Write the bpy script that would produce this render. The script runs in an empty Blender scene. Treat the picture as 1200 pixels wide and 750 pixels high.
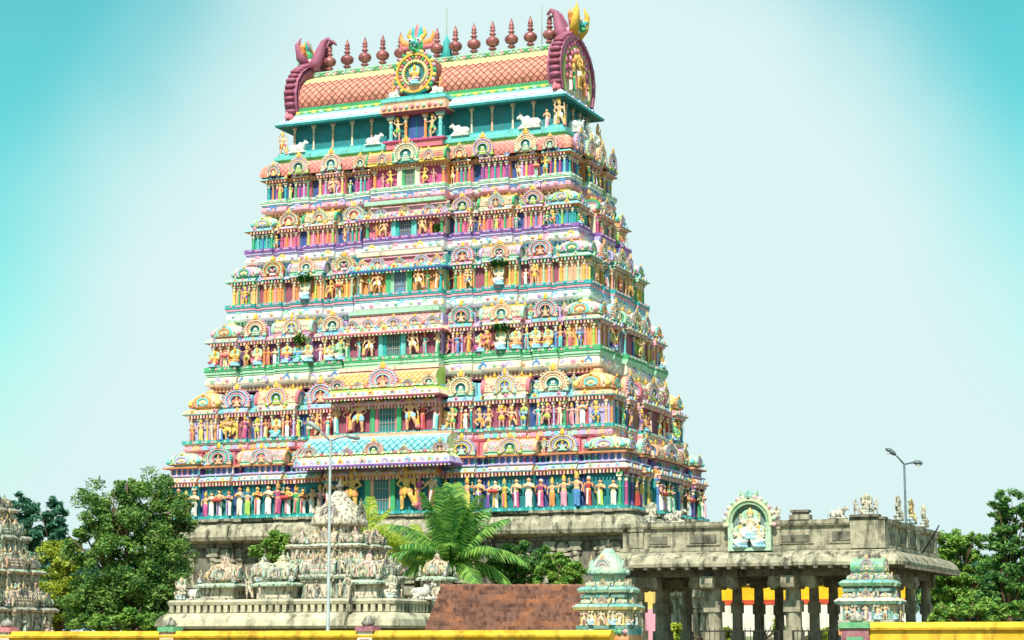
import bpy, bmesh, math, random
import numpy as np
from mathutils import Vector, Matrix
from mathutils.bvhtree import BVHTree

R = math.radians
rnd = random.Random(7)
scene = bpy.context.scene
COL = scene.collection

# ------------------------------------------------------------------ camera
FPX = 2372.0                      # focal length in pixels of the 1200 px wide photograph
PITCH = R(9.06)
CAMZ = 1.6
cam_data = bpy.data.cameras.new("camera")
cam_data.sensor_width = 36.0
cam_data.lens = FPX / 1200.0 * 36.0
cam_data.clip_start = 0.5
cam_data.clip_end = 6000.0
cam = bpy.data.objects.new("camera", cam_data)
cam.location = (0, 0, CAMZ)
cam.rotation_euler = (math.pi / 2 + PITCH, 0, 0)
COL.objects.link(cam)
scene.camera = cam

# ------------------------------------------------------------------ sky, sun, exposure
SUN_EL, SUN_AZ = R(52), R(194)    # azimuth clockwise from +Y: behind the camera, a little to the left
world = bpy.data.worlds.new("World")
scene.world = world
world.use_nodes = True
wn, wl = world.node_tree.nodes, world.node_tree.links
wn.clear()
w_out = wn.new("ShaderNodeOutputWorld")
w_bg = wn.new("ShaderNodeBackground")
w_bg.inputs["Strength"].default_value = 0.13
w_sky = wn.new("ShaderNodeTexSky")
w_sky.sky_type = 'NISHITA'
w_sky.sun_disc = False
w_sky.sun_elevation = SUN_EL
w_sky.sun_rotation = SUN_AZ
w_sky.air_density = 1.3
w_sky.dust_density = 0.2
w_sky.ozone_density = 1.0
w_hue = wn.new("ShaderNodeHueSaturation")
w_hue.inputs["Hue"].default_value = 0.46
w_hue.inputs["Saturation"].default_value = 1.35
w_hue.inputs["Value"].default_value = 0.9
wl.new(w_sky.outputs[0], w_hue.inputs["Color"])
# invented cloud veils in soft bands round the sky, teal gaps standing in for lens vignette, thicker towards the horizon
def wmath(op, a, b=None, c=None):
    m = wn.new("ShaderNodeMath"); m.operation = op
    for k, x in enumerate((a, b, c)):
        if x is None:
            continue
        if isinstance(x, (int, float)):
            m.inputs[k].default_value = x
        else:
            wl.new(x, m.inputs[k])
    return m.outputs[0]
w_tint = wn.new("ShaderNodeMix"); w_tint.data_type = 'RGBA'; w_tint.blend_type = 'MULTIPLY'
w_tint.inputs["Factor"].default_value = 1.0
w_tint.inputs["B"].default_value = (0.24, 0.76, 0.65, 1)
wl.new(w_hue.outputs[0], w_tint.inputs["A"])
w_tc = wn.new("ShaderNodeTexCoord")
w_sep = wn.new("ShaderNodeSeparateXYZ")
wl.new(w_tc.outputs["Generated"], w_sep.inputs[0])
w_noise = wn.new("ShaderNodeTexNoise")
w_noise.inputs["Scale"].default_value = 4.0
w_noise.inputs["Detail"].default_value = 3.0
w_noise.inputs["Roughness"].default_value = 0.45
wl.new(w_tc.outputs["Generated"], w_noise.inputs["Vector"])
w_az = wmath('ARCTAN2', w_sep.outputs[0], w_sep.outputs[1])
w_ang = wmath('MULTIPLY_ADD', w_noise.outputs[0], 1.6, wmath('MULTIPLY_ADD', w_az, 9.0, -0.95))
w_band = wmath('MULTIPLY_ADD', wmath('COSINE', w_ang), 0.5, 0.5)
w_low = wmath('MULTIPLY', wmath('SUBTRACT', 0.2, w_sep.outputs[2]), 2.9)
w_sum = wmath('ADD', w_band, w_low)
w_ramp = wn.new("ShaderNodeValToRGB")
w_ramp.color_ramp.interpolation = 'EASE'
w_ramp.color_ramp.elements[0].position = 0.0
w_ramp.color_ramp.elements[0].color = (0.10, 0.10, 0.10, 1)
w_ramp.color_ramp.elements[1].position = 0.62
wl.new(w_sum, w_ramp.inputs[0])
w_mix = wn.new("ShaderNodeMix")
w_mix.data_type = 'RGBA'
w_mix.inputs["B"].default_value = (3.45, 4.35, 4.36, 1)
wl.new(w_ramp.outputs[0], w_mix.inputs["Factor"])
wl.new(w_tint.outputs["Result"], w_mix.inputs["A"])
wl.new(w_mix.outputs["Result"], w_bg.inputs["Color"])
wl.new(w_bg.outputs[0], w_out.inputs["Surface"])

sun_data = bpy.data.lights.new("sun", 'SUN')
sun_data.energy = 4.0
sun_data.angle = R(2.0)
sun_data.color = (1.0, 0.95, 0.84)
sun = bpy.data.objects.new("sun", sun_data)
sd = Vector((math.sin(SUN_AZ) * math.cos(SUN_EL), math.cos(SUN_AZ) * math.cos(SUN_EL), math.sin(SUN_EL)))
sun.rotation_euler = sd.to_track_quat('Z', 'Y').to_euler()
sun.location = (0, 0, 60)
COL.objects.link(sun)

vs = scene.view_settings
vs.view_transform = 'Standard'
vs.look = 'None'
vs.exposure = 0.68
vs.gamma = 1.0
vs.use_curve_mapping = False
scene.cycles.max_bounces = 6
scene.cycles.use_denoising = True

# ------------------------------------------------------------------ helpers
def at(px, py, Y):
    """Point at distance Y (m) that the lens puts at pixel (px, py) of the 1200x750 photograph."""
    a = (px - 600) / FPX
    b = (375 - py) / FPX
    dy = math.cos(PITCH) - b * math.sin(PITCH)
    dz = math.sin(PITCH) + b * math.cos(PITCH)
    t = Y / dy
    return Vector((a * t, Y, CAMZ + dz * t))

PAL = dict(teal='#3DABA9', aqua='#7AD0CB', green='#4FAE74', lime='#B5D265', yellow='#F0D070', cream='#F2DDC2', white='#F4F1E8',
           peach='#F1B592', pink='#F0A6B6', rose='#DC7C88', magenta='#CB5C92', purple='#8A5FA6', lavender='#C2B3DF', blue='#5E92CB',
           sky='#9CD1E8', navy='#435C98', maroon='#A2556A', orange='#EC9C5C', red='#C8504A', mint='#B0DFBC', copper='#9C5C54', dusty='#A8607A', khaki='#DCD08E', salmon='#EE9C86',
           deepteal='#2A7F84', palegreen='#D2E0AA', grey='#9A968A', dark='#232228', gold='#E2B64A', skin='#EBB083', leafgreen='#2C7A34',
           plum='#82507A', brown='#6A4630')

def lin(h):
    c = [int(h[i:i + 2], 16) / 255 for i in (1, 3, 5)]
    return tuple(((x / 12.92) if x <= 0.04045 else ((x + 0.055) / 1.055) ** 2.4) for x in c) + (1.0,)

SKINS = ['#EDB48A', '#E99B6A', '#F2C59E', '#E8A0A0', '#F0BE6A', '#8FC9A0', '#7FB3D8', '#EFD9C0']
MATS = {}

def M(name, fade=0.0):
    """Painted stucco. name: a palette colour, OBJ (the object's own colour) or SKIN (by object index).
    fade > 0: old paint, partly worn down to grey lime plaster with black mould."""
    key = (name, fade)
    if key in MATS:
        return MATS[key]
    m = bpy.data.materials.new("paint_%s%s" % (name.lower(), "_worn%d" % int(fade * 100) if fade else ""))
    m['base'] = name
    m.use_nodes = True
    n, l = m.node_tree.nodes, m.node_tree.links
    bs = n["Principled BSDF"]
    bs.inputs["Roughness"].default_value = 0.62 if not fade else 0.85
    bs.inputs["Specular IOR Level"].default_value = 0.3
    if name == 'OBJ':
        src = n.new("ShaderNodeObjectInfo").outputs["Color"]
    elif name == 'SKIN':
        oi = n.new("ShaderNodeObjectInfo")
        mm = n.new("ShaderNodeMath"); mm.operation = 'MULTIPLY_ADD'
        mm.inputs[1].default_value = 1 / 8; mm.inputs[2].default_value = 1 / 16
        l.new(oi.outputs["Object Index"], mm.inputs[0])
        rp = n.new("ShaderNodeValToRGB"); rp.color_ramp.interpolation = 'CONSTANT'
        e = rp.color_ramp.elements
        e[0].position = 0; e[0].color = lin(SKINS[0]); e[1].position = 1 / 8; e[1].color = lin(SKINS[1])
        for i in range(2, 8):
            x = e.new(i / 8); x.color = lin(SKINS[i])
        l.new(mm.outputs[0], rp.inputs[0])
        src = rp.outputs[0]
    else:
        rg = n.new("ShaderNodeRGB"); rg.outputs[0].default_value = lin(PAL[name]); src = rg.outputs[0]
    geo = n.new("ShaderNodeNewGeometry")
    nz = n.new("ShaderNodeTexNoise"); nz.inputs["Scale"].default_value = 2.3; nz.inputs["Detail"].default_value = 5
    nz.inputs["Roughness"].default_value = 0.65
    l.new(geo.outputs["Position"], nz.inputs["Vector"])
    # gentle blotchiness and a touch of bleaching
    mr = n.new("ShaderNodeMapRange"); mr.inputs[1].default_value = 0.3; mr.inputs[2].default_value = 0.7
    mr.inputs[3].default_value = 0.78; mr.inputs[4].default_value = 1.06
    l.new(nz.outputs[0], mr.inputs[0])
    hv = n.new("ShaderNodeHueSaturation")
    l.new(mr.outputs[0], hv.inputs["Value"]); l.new(src, hv.inputs["Color"])
    res = hv.outputs[0]
    # rain streaks: noise stretched along z
    mp = n.new("ShaderNodeMapping"); mp.inputs["Scale"].default_value = (2.6, 2.6, 0.35) if not fade else (6.5, 6.5, 2.2)
    l.new(geo.outputs["Position"], mp.inputs[0])
    n2 = n.new("ShaderNodeTexNoise"); n2.inputs["Scale"].default_value = 1.6; n2.inputs["Detail"].default_value = 4
    l.new(mp.outputs[0], n2.inputs["Vector"])
    r2 = n.new("ShaderNodeMapRange"); r2.inputs[1].default_value = 0.53 if fade < 0.5 else 0.47; r2.inputs[2].default_value = 0.72 if fade < 0.5 else 0.64
    r2.inputs[3].default_value = 0.0; r2.inputs[4].default_value = 0.45 if not fade else (0.6 if fade < 0.5 else 0.85)
    l.new(n2.outputs[0], r2.inputs[0])
    if fade:
        st = n.new("ShaderNodeMix"); st.data_type = 'RGBA'
        st.inputs["B"].default_value = lin('#C0B8A4')
        r3 = n.new("ShaderNodeMapRange"); r3.inputs[1].default_value = 0.35; r3.inputs[2].default_value = 0.62
        r3.inputs[3].default_value = max(0.0, fade - 0.3); r3.inputs[4].default_value = min(1.0, fade + 0.15)
        l.new(nz.outputs[0], r3.inputs[0]); l.new(r3.outputs[0], st.inputs["Factor"]); l.new(res, st.inputs["A"])
        res = st.outputs["Result"]
    mx = n.new("ShaderNodeMix"); mx.data_type = 'RGBA'
    mx.inputs["B"].default_value = lin('#5E574C') if not fade else lin('#34332F')
    l.new(r2.outputs[0], mx.inputs["Factor"]); l.new(res, mx.inputs["A"])
    l.new(mx.outputs["Result"], bs.inputs["Base Color"])
    n3 = n.new("ShaderNodeTexNoise"); n3.inputs["Scale"].default_value = 22; n3.inputs["Detail"].default_value = 3
    l.new(geo.outputs["Position"], n3.inputs["Vector"])
    bp = n.new("ShaderNodeBump"); bp.inputs["Strength"].default_value = 0.25; bp.inputs["Distance"].default_value = 0.03
    l.new(n3.outputs[0], bp.inputs["Height"]); l.new(bp.outputs[0], bs.inputs["Normal"])
    MATS[key] = m
    return m

def proc_mat(name, c1, c2, scale=2.0, rough=0.85, stain=None, stain_amt=0.6, stain_scale=(1.4, 1.4, 0.25), bump=0.4, bump_scale=14, metallic=0.0, island=False):
    """Two-tone noise material with optional streaky stains."""
    if name in MATS:
        return MATS[name]
    m = bpy.data.materials.new(name); m.use_nodes = True; m['base'] = name
    n, l = m.node_tree.nodes, m.node_tree.links
    bs = n["Principled BSDF"]; bs.inputs["Roughness"].default_value = rough; bs.inputs["Metallic"].default_value = metallic
    bs.inputs["Specular IOR Level"].default_value = 0.3
    geo = n.new("ShaderNodeNewGeometry")
    nz = n.new("ShaderNodeTexNoise"); nz.inputs["Scale"].default_value = scale; nz.inputs["Detail"].default_value = 6; nz.inputs["Roughness"].default_value = 0.65
    l.new(geo.outputs["Position"], nz.inputs["Vector"])
    rp = n.new("ShaderNodeValToRGB"); rp.color_ramp.elements[0].position = 0.32; rp.color_ramp.elements[1].position = 0.62
    rp.color_ramp.elements[0].color = lin(c1); rp.color_ramp.elements[1].color = lin(c2)
    if island:
        ad = n.new("ShaderNodeMath"); ad.operation = 'MULTIPLY_ADD'; ad.inputs[1].default_value = 0.55 if island is True else island
        l.new(geo.outputs["Random Per Island"], ad.inputs[0])
        sb = n.new("ShaderNodeMath"); sb.operation = 'MULTIPLY_ADD'; sb.inputs[1].default_value = 1.0; sb.inputs[2].default_value = -0.27 if island is True else -0.5 * island
        l.new(nz.outputs[0], sb.inputs[0]); l.new(sb.outputs[0], ad.inputs[2]); l.new(ad.outputs[0], rp.inputs[0])
    else:
        l.new(nz.outputs[0], rp.inputs[0])
    res = rp.outputs[0]
    if stain:
        mp = n.new("ShaderNodeMapping"); mp.inputs["Scale"].default_value = stain_scale
        l.new(geo.outputs["Position"], mp.inputs[0])
        n2 = n.new("ShaderNodeTexNoise"); n2.inputs["Scale"].default_value = 1.5; n2.inputs["Detail"].default_value = 6; n2.inputs["Roughness"].default_value = 0.6
        l.new(mp.outputs[0], n2.inputs["Vector"])
        r2 = n.new("ShaderNodeMapRange"); r2.inputs[1].default_value = 0.48; r2.inputs[2].default_value = 0.66
        r2.inputs[3].default_value = 0.0; r2.inputs[4].default_value = stain_amt
        l.new(n2.outputs[0], r2.inputs[0])
        mx = n.new("ShaderNodeMix"); mx.data_type = 'RGBA'; mx.inputs["B"].default_value = lin(stain)
        l.new(r2.outputs[0], mx.inputs["Factor"]); l.new(res, mx.inputs["A"]); res = mx.outputs["Result"]
    l.new(res, bs.inputs["Base Color"])
    if bump:
        n3 = n.new("ShaderNodeTexNoise"); n3.inputs["Scale"].default_value = bump_scale; n3.inputs["Detail"].default_value = 5
        l.new(geo.outputs["Position"], n3.inputs["Vector"])
        bp = n.new("ShaderNodeBump"); bp.inputs["Strength"].default_value = bump; bp.inputs["Distance"].default_value = 0.04
        l.new(n3.outputs[0], bp.inputs["Height"]); l.new(bp.outputs[0], bs.inputs["Normal"])
    MATS[name] = m
    return m

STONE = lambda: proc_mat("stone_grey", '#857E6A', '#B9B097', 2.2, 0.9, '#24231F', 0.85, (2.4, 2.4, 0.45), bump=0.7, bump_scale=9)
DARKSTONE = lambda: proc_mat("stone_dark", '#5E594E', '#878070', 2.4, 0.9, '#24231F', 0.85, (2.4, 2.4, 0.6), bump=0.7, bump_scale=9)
PILLARSTONE = lambda: proc_mat("stone_pillar", '#807866', '#ACA38C', 2.6, 0.9, '#34312B', 0.6, (2.6, 2.6, 0.6), bump=0.6, bump_scale=9)

def mat_of(x, fade=0.0):
    return x if isinstance(x, bpy.types.Material) else M(x, fade)

class MB:
    """Collects shapes into one mesh; each face remembers a material and whether it is smooth."""
    def __init__(self):
        self.v, self.f, self.m, self.s = [], [], [], []
        self.T = Matrix.Identity(4)

    def add(self, verts, faces, mat, smooth=False):
        o = len(self.v)
        T = self.T
        self.v += [tuple(T @ Vector(p)) for p in verts]
        for k, fc in enumerate(faces):
            self.f.append(tuple(i + o for i in fc)); self.m.append(mat[k] if isinstance(mat, list) else mat); self.s.append(smooth)

    def box(self, x0, x1, y0, y1, z0, z1, mat, tx=1.0, ty=1.0):
        cx, cy = (x0 + x1) / 2, (y0 + y1) / 2
        hx, hy = (x1 - x0) / 2, (y1 - y0) / 2
        vs_ = [(cx + sx * hx * k, cy + sy * hy * j, z) for z, k, j in ((z0, 1, 1), (z1, tx, ty)) for sx, sy in ((-1, -1), (1, -1), (1, 1), (-1, 1))]
        self.add(vs_, [(3, 2, 1, 0), (4, 5, 6, 7), (0, 1, 5, 4), (1, 2, 6, 5), (2, 3, 7, 6), (3, 0, 4, 7)], mat)

    def loft(self, rings, mat, n=12, smooth=True, power=1.0, rot=0.0, cap=True):
        """rings: (cx, cy, z, rx, ry[, mat]); power < 1 squares the outline."""
        vs_, fs, ms = [], [], []
        for r in rings:
            for i in range(n):
                a = rot + 2 * math.pi * i / n
                c, s = math.cos(a), math.sin(a)
                if power != 1.0:
                    c = math.copysign(abs(c) ** power, c); s = math.copysign(abs(s) ** power, s)
                vs_.append((r[0] + r[3] * c, r[1] + r[4] * s, r[2]))
        for k in range(len(rings) - 1):
            mm = rings[k][5] if len(rings[k]) > 5 else mat
            for i in range(n):
                j = (i + 1) % n
                fs.append((k * n + i, k * n + j, (k + 1) * n + j, (k + 1) * n + i)); ms.append(mm)
        if cap:
            fs.append(tuple(reversed(range(n)))); ms.append(ms[0])
            fs.append(tuple(range((len(rings) - 1) * n, len(rings) * n))); ms.append(ms[-2])
        self.add(vs_, fs, ms, smooth)

    def tube(self, pts, rad, mat, n=8, smooth=True):
        pts = [Vector(p) for p in pts]
        if not isinstance(rad, (list, tuple)):
            rad = [rad] * len(pts)
        vs_, fs = [], []
        up = None
        for k, p in enumerate(pts):
            d = (pts[min(k + 1, len(pts) - 1)] - pts[max(k - 1, 0)]).normalized()
            if up is None:
                up = Vector((0, 0, 1)) if abs(d.z) < 0.9 else Vector((0, 1, 0))
            s = d.cross(up).normalized(); up = s.cross(d).normalized()
            for i in range(n):
                a = 2 * math.pi * i / n
                vs_.append(p + (s * math.cos(a) + up * math.sin(a)) * rad[k])
        for k in range(len(pts) - 1):
            for i in range(n):
                j = (i + 1) % n
                fs.append((k * n + j, k * n + i, (k + 1) * n + i, (k + 1) * n + j))
        fs.append(tuple(range(n))); fs.append(tuple(reversed(range((len(pts) - 1) * n, len(pts) * n))))
        self.add(vs_, fs, mat, smooth)

    def ball(self, c, r, mat, n=10, m=6):
        if not isinstance(r, (list, tuple)):
            r = (r, r, r)
        rings = []
        for k in range(m + 1):
            t = -math.pi / 2 + math.pi * k / m
            q = max(0.06, math.cos(t))
            rings.append((c[0], c[1], c[2] + r[2] * math.sin(t), r[0] * q, r[1] * q))
        self.loft(rings, mat, n)

    def extrude(self, outline, y0, y1, mat, smooth_side=True, back=True):
        """outline: (x, z) points counter-clockwise seen from -y; y0 front, y1 back."""
        n = len(outline)
        vs_ = [(x, y0, z) for x, z in outline] + [(x, y1, z) for x, z in outline]
        self.add(vs_, [tuple(range(n))], mat)
        self.add(vs_, [(i, i + n, (i + 1) % n + n, (i + 1) % n) for i in range(n)], mat, smooth_side)
        if back:
            self.add(vs_, [tuple(reversed(range(n, 2 * n)))], mat)

    def band(self, inner, outer, y0, y1, mat, closed=False):
        """Ring strip between two outlines of equal length: front at y0, sides back to y1."""
        n = len(inner)
        vs_ = [(x, y0, z) for x, z in inner] + [(x, y0, z) for x, z in outer] + [(x, y1, z) for x, z in inner] + [(x, y1, z) for x, z in outer]
        fs = []
        for i in range(n if closed else n - 1):
            j = (i + 1) % n
            fs += [(i, n + i, n + j, j), (n + i, 3 * n + i, 3 * n + j, n + j), (j, 2 * n + j, 2 * n + i, i)]
        self.add(vs_, fs, mat)

    def mesh(self, name, fade=0.0):
        me = bpy.data.meshes.new(name)
        me.from_pydata(self.v, [], self.f)
        names = []
        idx = []
        for x in self.m:
            if x not in names:
                names.append(x)
            idx.append(names.index(x))
        for x in names:
            me.materials.append(mat_of(x, fade))
        me.polygons.foreach_set("material_index", idx)
        me.polygons.foreach_set("use_smooth", self.s)
        me.update()
        return me

def obj(name, me, parent=None, loc=(0, 0, 0), rz=0.0, scale=(1, 1, 1), color=None, idx=0, label=None, category=None, group=None, kind=None, rot=None):
    o = bpy.data.objects.new(name, me)
    COL.objects.link(o)
    o.parent = parent
    o.location = loc
    o.rotation_euler = rot if rot else (0, 0, rz)
    o.scale = scale if isinstance(scale, (tuple, list)) else (scale,) * 3
    if color:
        o.color = lin(PAL.get(color, color))
    o.pass_index = idx
    for k, val in (("label", label), ("category", category), ("group", group), ("kind", kind)):
        if val:
            o[k] = val
    return o

def remesh(mb, name, voxel=0.03, smooth_it=2, dec=None):
    """Melts the overlapping shapes of an MB into one continuous skin, keeping the paint of the nearest shape."""
    src = mb.mesh(name + "_src")
    bvh = BVHTree.FromPolygons([Vector(x) for x in mb.v], mb.f)
    o = bpy.data.objects.new("tmp", src)
    COL.objects.link(o)
    md = o.modifiers.new("r", 'REMESH'); md.mode = 'VOXEL'; md.voxel_size = voxel
    if smooth_it:
        sm = o.modifiers.new("s", 'SMOOTH'); sm.iterations = smooth_it; sm.factor = 0.4
    if dec:
        dc = o.modifiers.new("d", 'DECIMATE'); dc.ratio = dec
    dg = bpy.context.evaluated_depsgraph_get()
    me = bpy.data.meshes.new_from_object(o.evaluated_get(dg), depsgraph=dg)
    me.name = name
    names = [m for m in src.materials]
    look = [mat_of(x) for x in mb.m]
    me.materials.clear()
    for m in names:
        me.materials.append(m)
    ids = []
    for p in me.polygons:
        hit = bvh.find_nearest(p.center)
        ids.append(names.index(look[hit[2]]) if hit[2] is not None else 0)
    me.polygons.foreach_set("material_index", ids)
    me.polygons.foreach_set("use_smooth", [True] * len(ids))
    me.update()
    bpy.data.objects.remove(o)
    bpy.data.meshes.remove(src)
    return me

VAR = {}
def worn(me, fade):
    if not fade:
        return me
    k = (me.name, fade)
    if k not in VAR:
        c = me.copy()
        for i, m in enumerate(c.materials):
            b = m.get('base')
            if b in PAL or b in ('OBJ', 'SKIN'):
                c.materials[i] = M(b, fade)
        VAR[k] = c
    return VAR[k]
# ------------------------------------------------------------------ library of repeated pieces (unit sizes, facing -y, origin at base)
def horseshoe(r, cz=0.62, n=22, lo=-38, sx=1.0):
    out = []
    for i in range(n):
        t = R(lo + (180 - 2 * lo) * i / (n - 1))
        out.append((r * math.cos(t) * sx, max(0.0, cz + r * math.sin(t))))
    return out

def arch_mesh(name, ring, inner, panel, foot, depth=0.5, beads=True, fill='shrine'):
    b = MB()
    b.extrude(horseshoe(0.97), 0.12, depth, 'OBJ')
    b.extrude(horseshoe(0.50), 0.06, 0.14, panel)
    b.band(horseshoe(0.46), horseshoe(0.54), -0.10, 0.13, inner)
    b.band(horseshoe(0.54), horseshoe(0.63), -0.02, 0.13, foot)
    b.band(horseshoe(0.63), horseshoe(0.70), -0.08, 0.13, ring)
    b.band(horseshoe(0.70), horseshoe(0.86), 0.02, 0.13, 'OBJ')
    b.band(horseshoe(0.86), horseshoe(0.92), -0.08, 0.14, inner)
    b.band(horseshoe(0.92), horseshoe(1.0), -0.03, 0.14, ring)
    for i in range(17):
        t = R(-34 + 248 * i / 16)
        b.ball((0.78 * math.cos(t), -0.01, 0.62 + 0.78 * math.sin(t)), (0.05, 0.06, 0.05), inner if i % 2 else 'gold', 6, 3)
    # stepped little shrine inside the arch
    if fill == 'figure':
        b.loft([(0, -0.02, 0.08, 0.34, 0.1), (0, -0.02, 0.22, 0.36, 0.1), (0, -0.02, 0.3, 0.16, 0.1), (0, -0.02, 0.55, 0.2, 0.1), (0, -0.02, 0.64, 0.08, 0.08)], foot, 10)
        b.ball((0, -0.03, 0.75), (0.11, 0.1, 0.13), 'skin', 8, 5)
        b.loft([(0, -0.02, 0.84, 0.12, 0.1), (0, -0.02, 1.02, 0.03, 0.03)], 'gold', 8)
        for s in (-1, 1):
            b.tube([(s * 0.18, -0.04, 0.55), (s * 0.34, -0.06, 0.42), (s * 0.3, -0.08, 0.68)], [0.06, 0.05, 0.04], 'skin', 6)
    elif fill == 'face':
        for s in (-1, 1):
            b.ball((s * 0.2, -0.04, 0.68), (0.13, 0.1, 0.12), 'white', 8, 5)
            b.ball((s * 0.2, -0.13, 0.68), (0.05, 0.04, 0.05), 'dark', 6, 4)
        b.ball((0, -0.05, 0.5), (0.14, 0.14, 0.12), foot, 8, 5)
        b.box(-0.3, 0.3, -0.06, 0.06, 0.14, 0.32, 'white', 0.8)
    else:
      for k, (w, z, h, c) in enumerate(((0.36, 0.12, 0.14, foot), (0.30, 0.30, 0.12, 'cream'), (0.24, 0.46, 0.12, foot), (0.14, 0.62, 0.2, 'white'))):
        b.box(-w, w, -0.06, 0.08, z, z + h, c, 0.85)
    if beads:
        for i in range(19):
            t = R(-32 + 244 * i / 18)
            b.ball((1.04 * math.cos(t), 0.0, 0.62 + 1.04 * math.sin(t)), (0.085, 0.1, 0.085), ('OBJ', foot, ring)[i % 3], 6, 4)
    # scroll feet
    for s in (-1, 1):
        b.ball((s * 0.92, -0.02, 0.1), (0.2, 0.14, 0.14), foot, 8, 5)
    # flame finial
    b.loft([(0, 0, 1.55, 0.1, 0.08), (0, 0, 1.66, 0.22, 0.12), (0, 0, 1.78, 0.16, 0.1), (0, 0, 1.92, 0.2, 0.09), (0, 0, 2.2, 0.02, 0.02)], 'gold', 8)
    for s in (-1, 1):
        b.loft([(s * 0.1, 0, 1.6, 0.1, 0.06), (s * 0.24, 0, 1.74, 0.09, 0.06), (s * 0.28, 0, 1.95, 0.02, 0.02)], ring, 6)
    return b.mesh(name)

def kuta_mesh(name, dome, rim, nasi, eave):
    """Square domed shrine, base 2 x 2, height about 2.2."""
    b = MB()
    b.loft([(0, 0, 0.0, 0.80, 0.80), (0, 0, 0.16, 0.80, 0.80)], rim, 24, False, 0.4)
    b.loft([(0, 0, 0.16, 1.0, 1.0, eave), (0, 0, 0.22, 1.05, 1.05, dome), (0, 0, 0.42, 1.06, 1.06), (0, 0, 0.75, 1.0, 1.0), (0, 0, 1.02, 0.84, 0.84), (0, 0, 1.22, 0.6, 0.6), (0, 0, 1.36, 0.34, 0.34),
            (0, 0, 1.42, 0.3, 0.3, 'gold'), (0, 0, 1.5, 0.36, 0.36), (0, 0, 1.56, 0.2, 0.2), (0, 0, 1.68, 0.26, 0.26), (0, 0, 1.82, 0.1, 0.1), (0, 0, 2.15, 0.02, 0.02)], dome, 24, True, 0.55)
    for k in range(4):
        b.T = Matrix.Rotation(k * math.pi / 2, 4, 'Z') @ Matrix.Translation((0, -1.06, 0.2)) @ Matrix.Scale(0.52, 4)
        b.extrude(horseshoe(0.5), -0.02, 0.3, 'cream')
        b.band(horseshoe(0.5), horseshoe(0.75), -0.1, 0.4, nasi)
        b.band(horseshoe(0.75), horseshoe(1.0), -0.05, 0.5, 'OBJ')
        b.box(-0.3, 0.3, -0.1, 0.0, 0.1, 0.3, nasi)
        b.box(-0.2, 0.2, -0.1, 0.0, 0.42, 0.6, 'gold')
        b.loft([(0, 0, 1.55, 0.2, 0.1), (0, 0, 1.75, 0.22, 0.1), (0, 0, 2.1, 0.02, 0.02)], 'gold', 6)
    b.T = Matrix.Identity(4)
    for q_ in range(20):
        an = 2 * math.pi * (q_ + 0.5) / 20
        c, s = math.cos(an), math.sin(an)
        c = math.copysign(abs(c) ** 0.55, c); s = math.copysign(abs(s) ** 0.55, s)
        b.tube([(1.06 * c, 1.06 * s, 0.42), (1.0 * c, 1.0 * s, 0.77), (0.84 * c, 0.84 * s, 1.04), (0.6 * c, 0.6 * s, 1.24)], [0.05, 0.05, 0.04, 0.03], rim if q_ % 2 else 'cream', 5)
        b.ball((1.05 * c, 1.05 * s, 0.2), (0.09, 0.09, 0.07), 'OBJ' if q_ % 2 else 'cream', 6, 4)
    # corner leaves
    for sx in (-1, 1):
        for sy in (-1, 1):
            b.loft([(sx * 0.86, sy * 0.86, 0.2, 0.16, 0.16), (sx * 0.92, sy * 0.92, 0.45, 0.14, 0.14), (sx * 0.9, sy * 0.9, 0.75, 0.03, 0.03)], rim, 6)
    return b.mesh(name)

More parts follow.
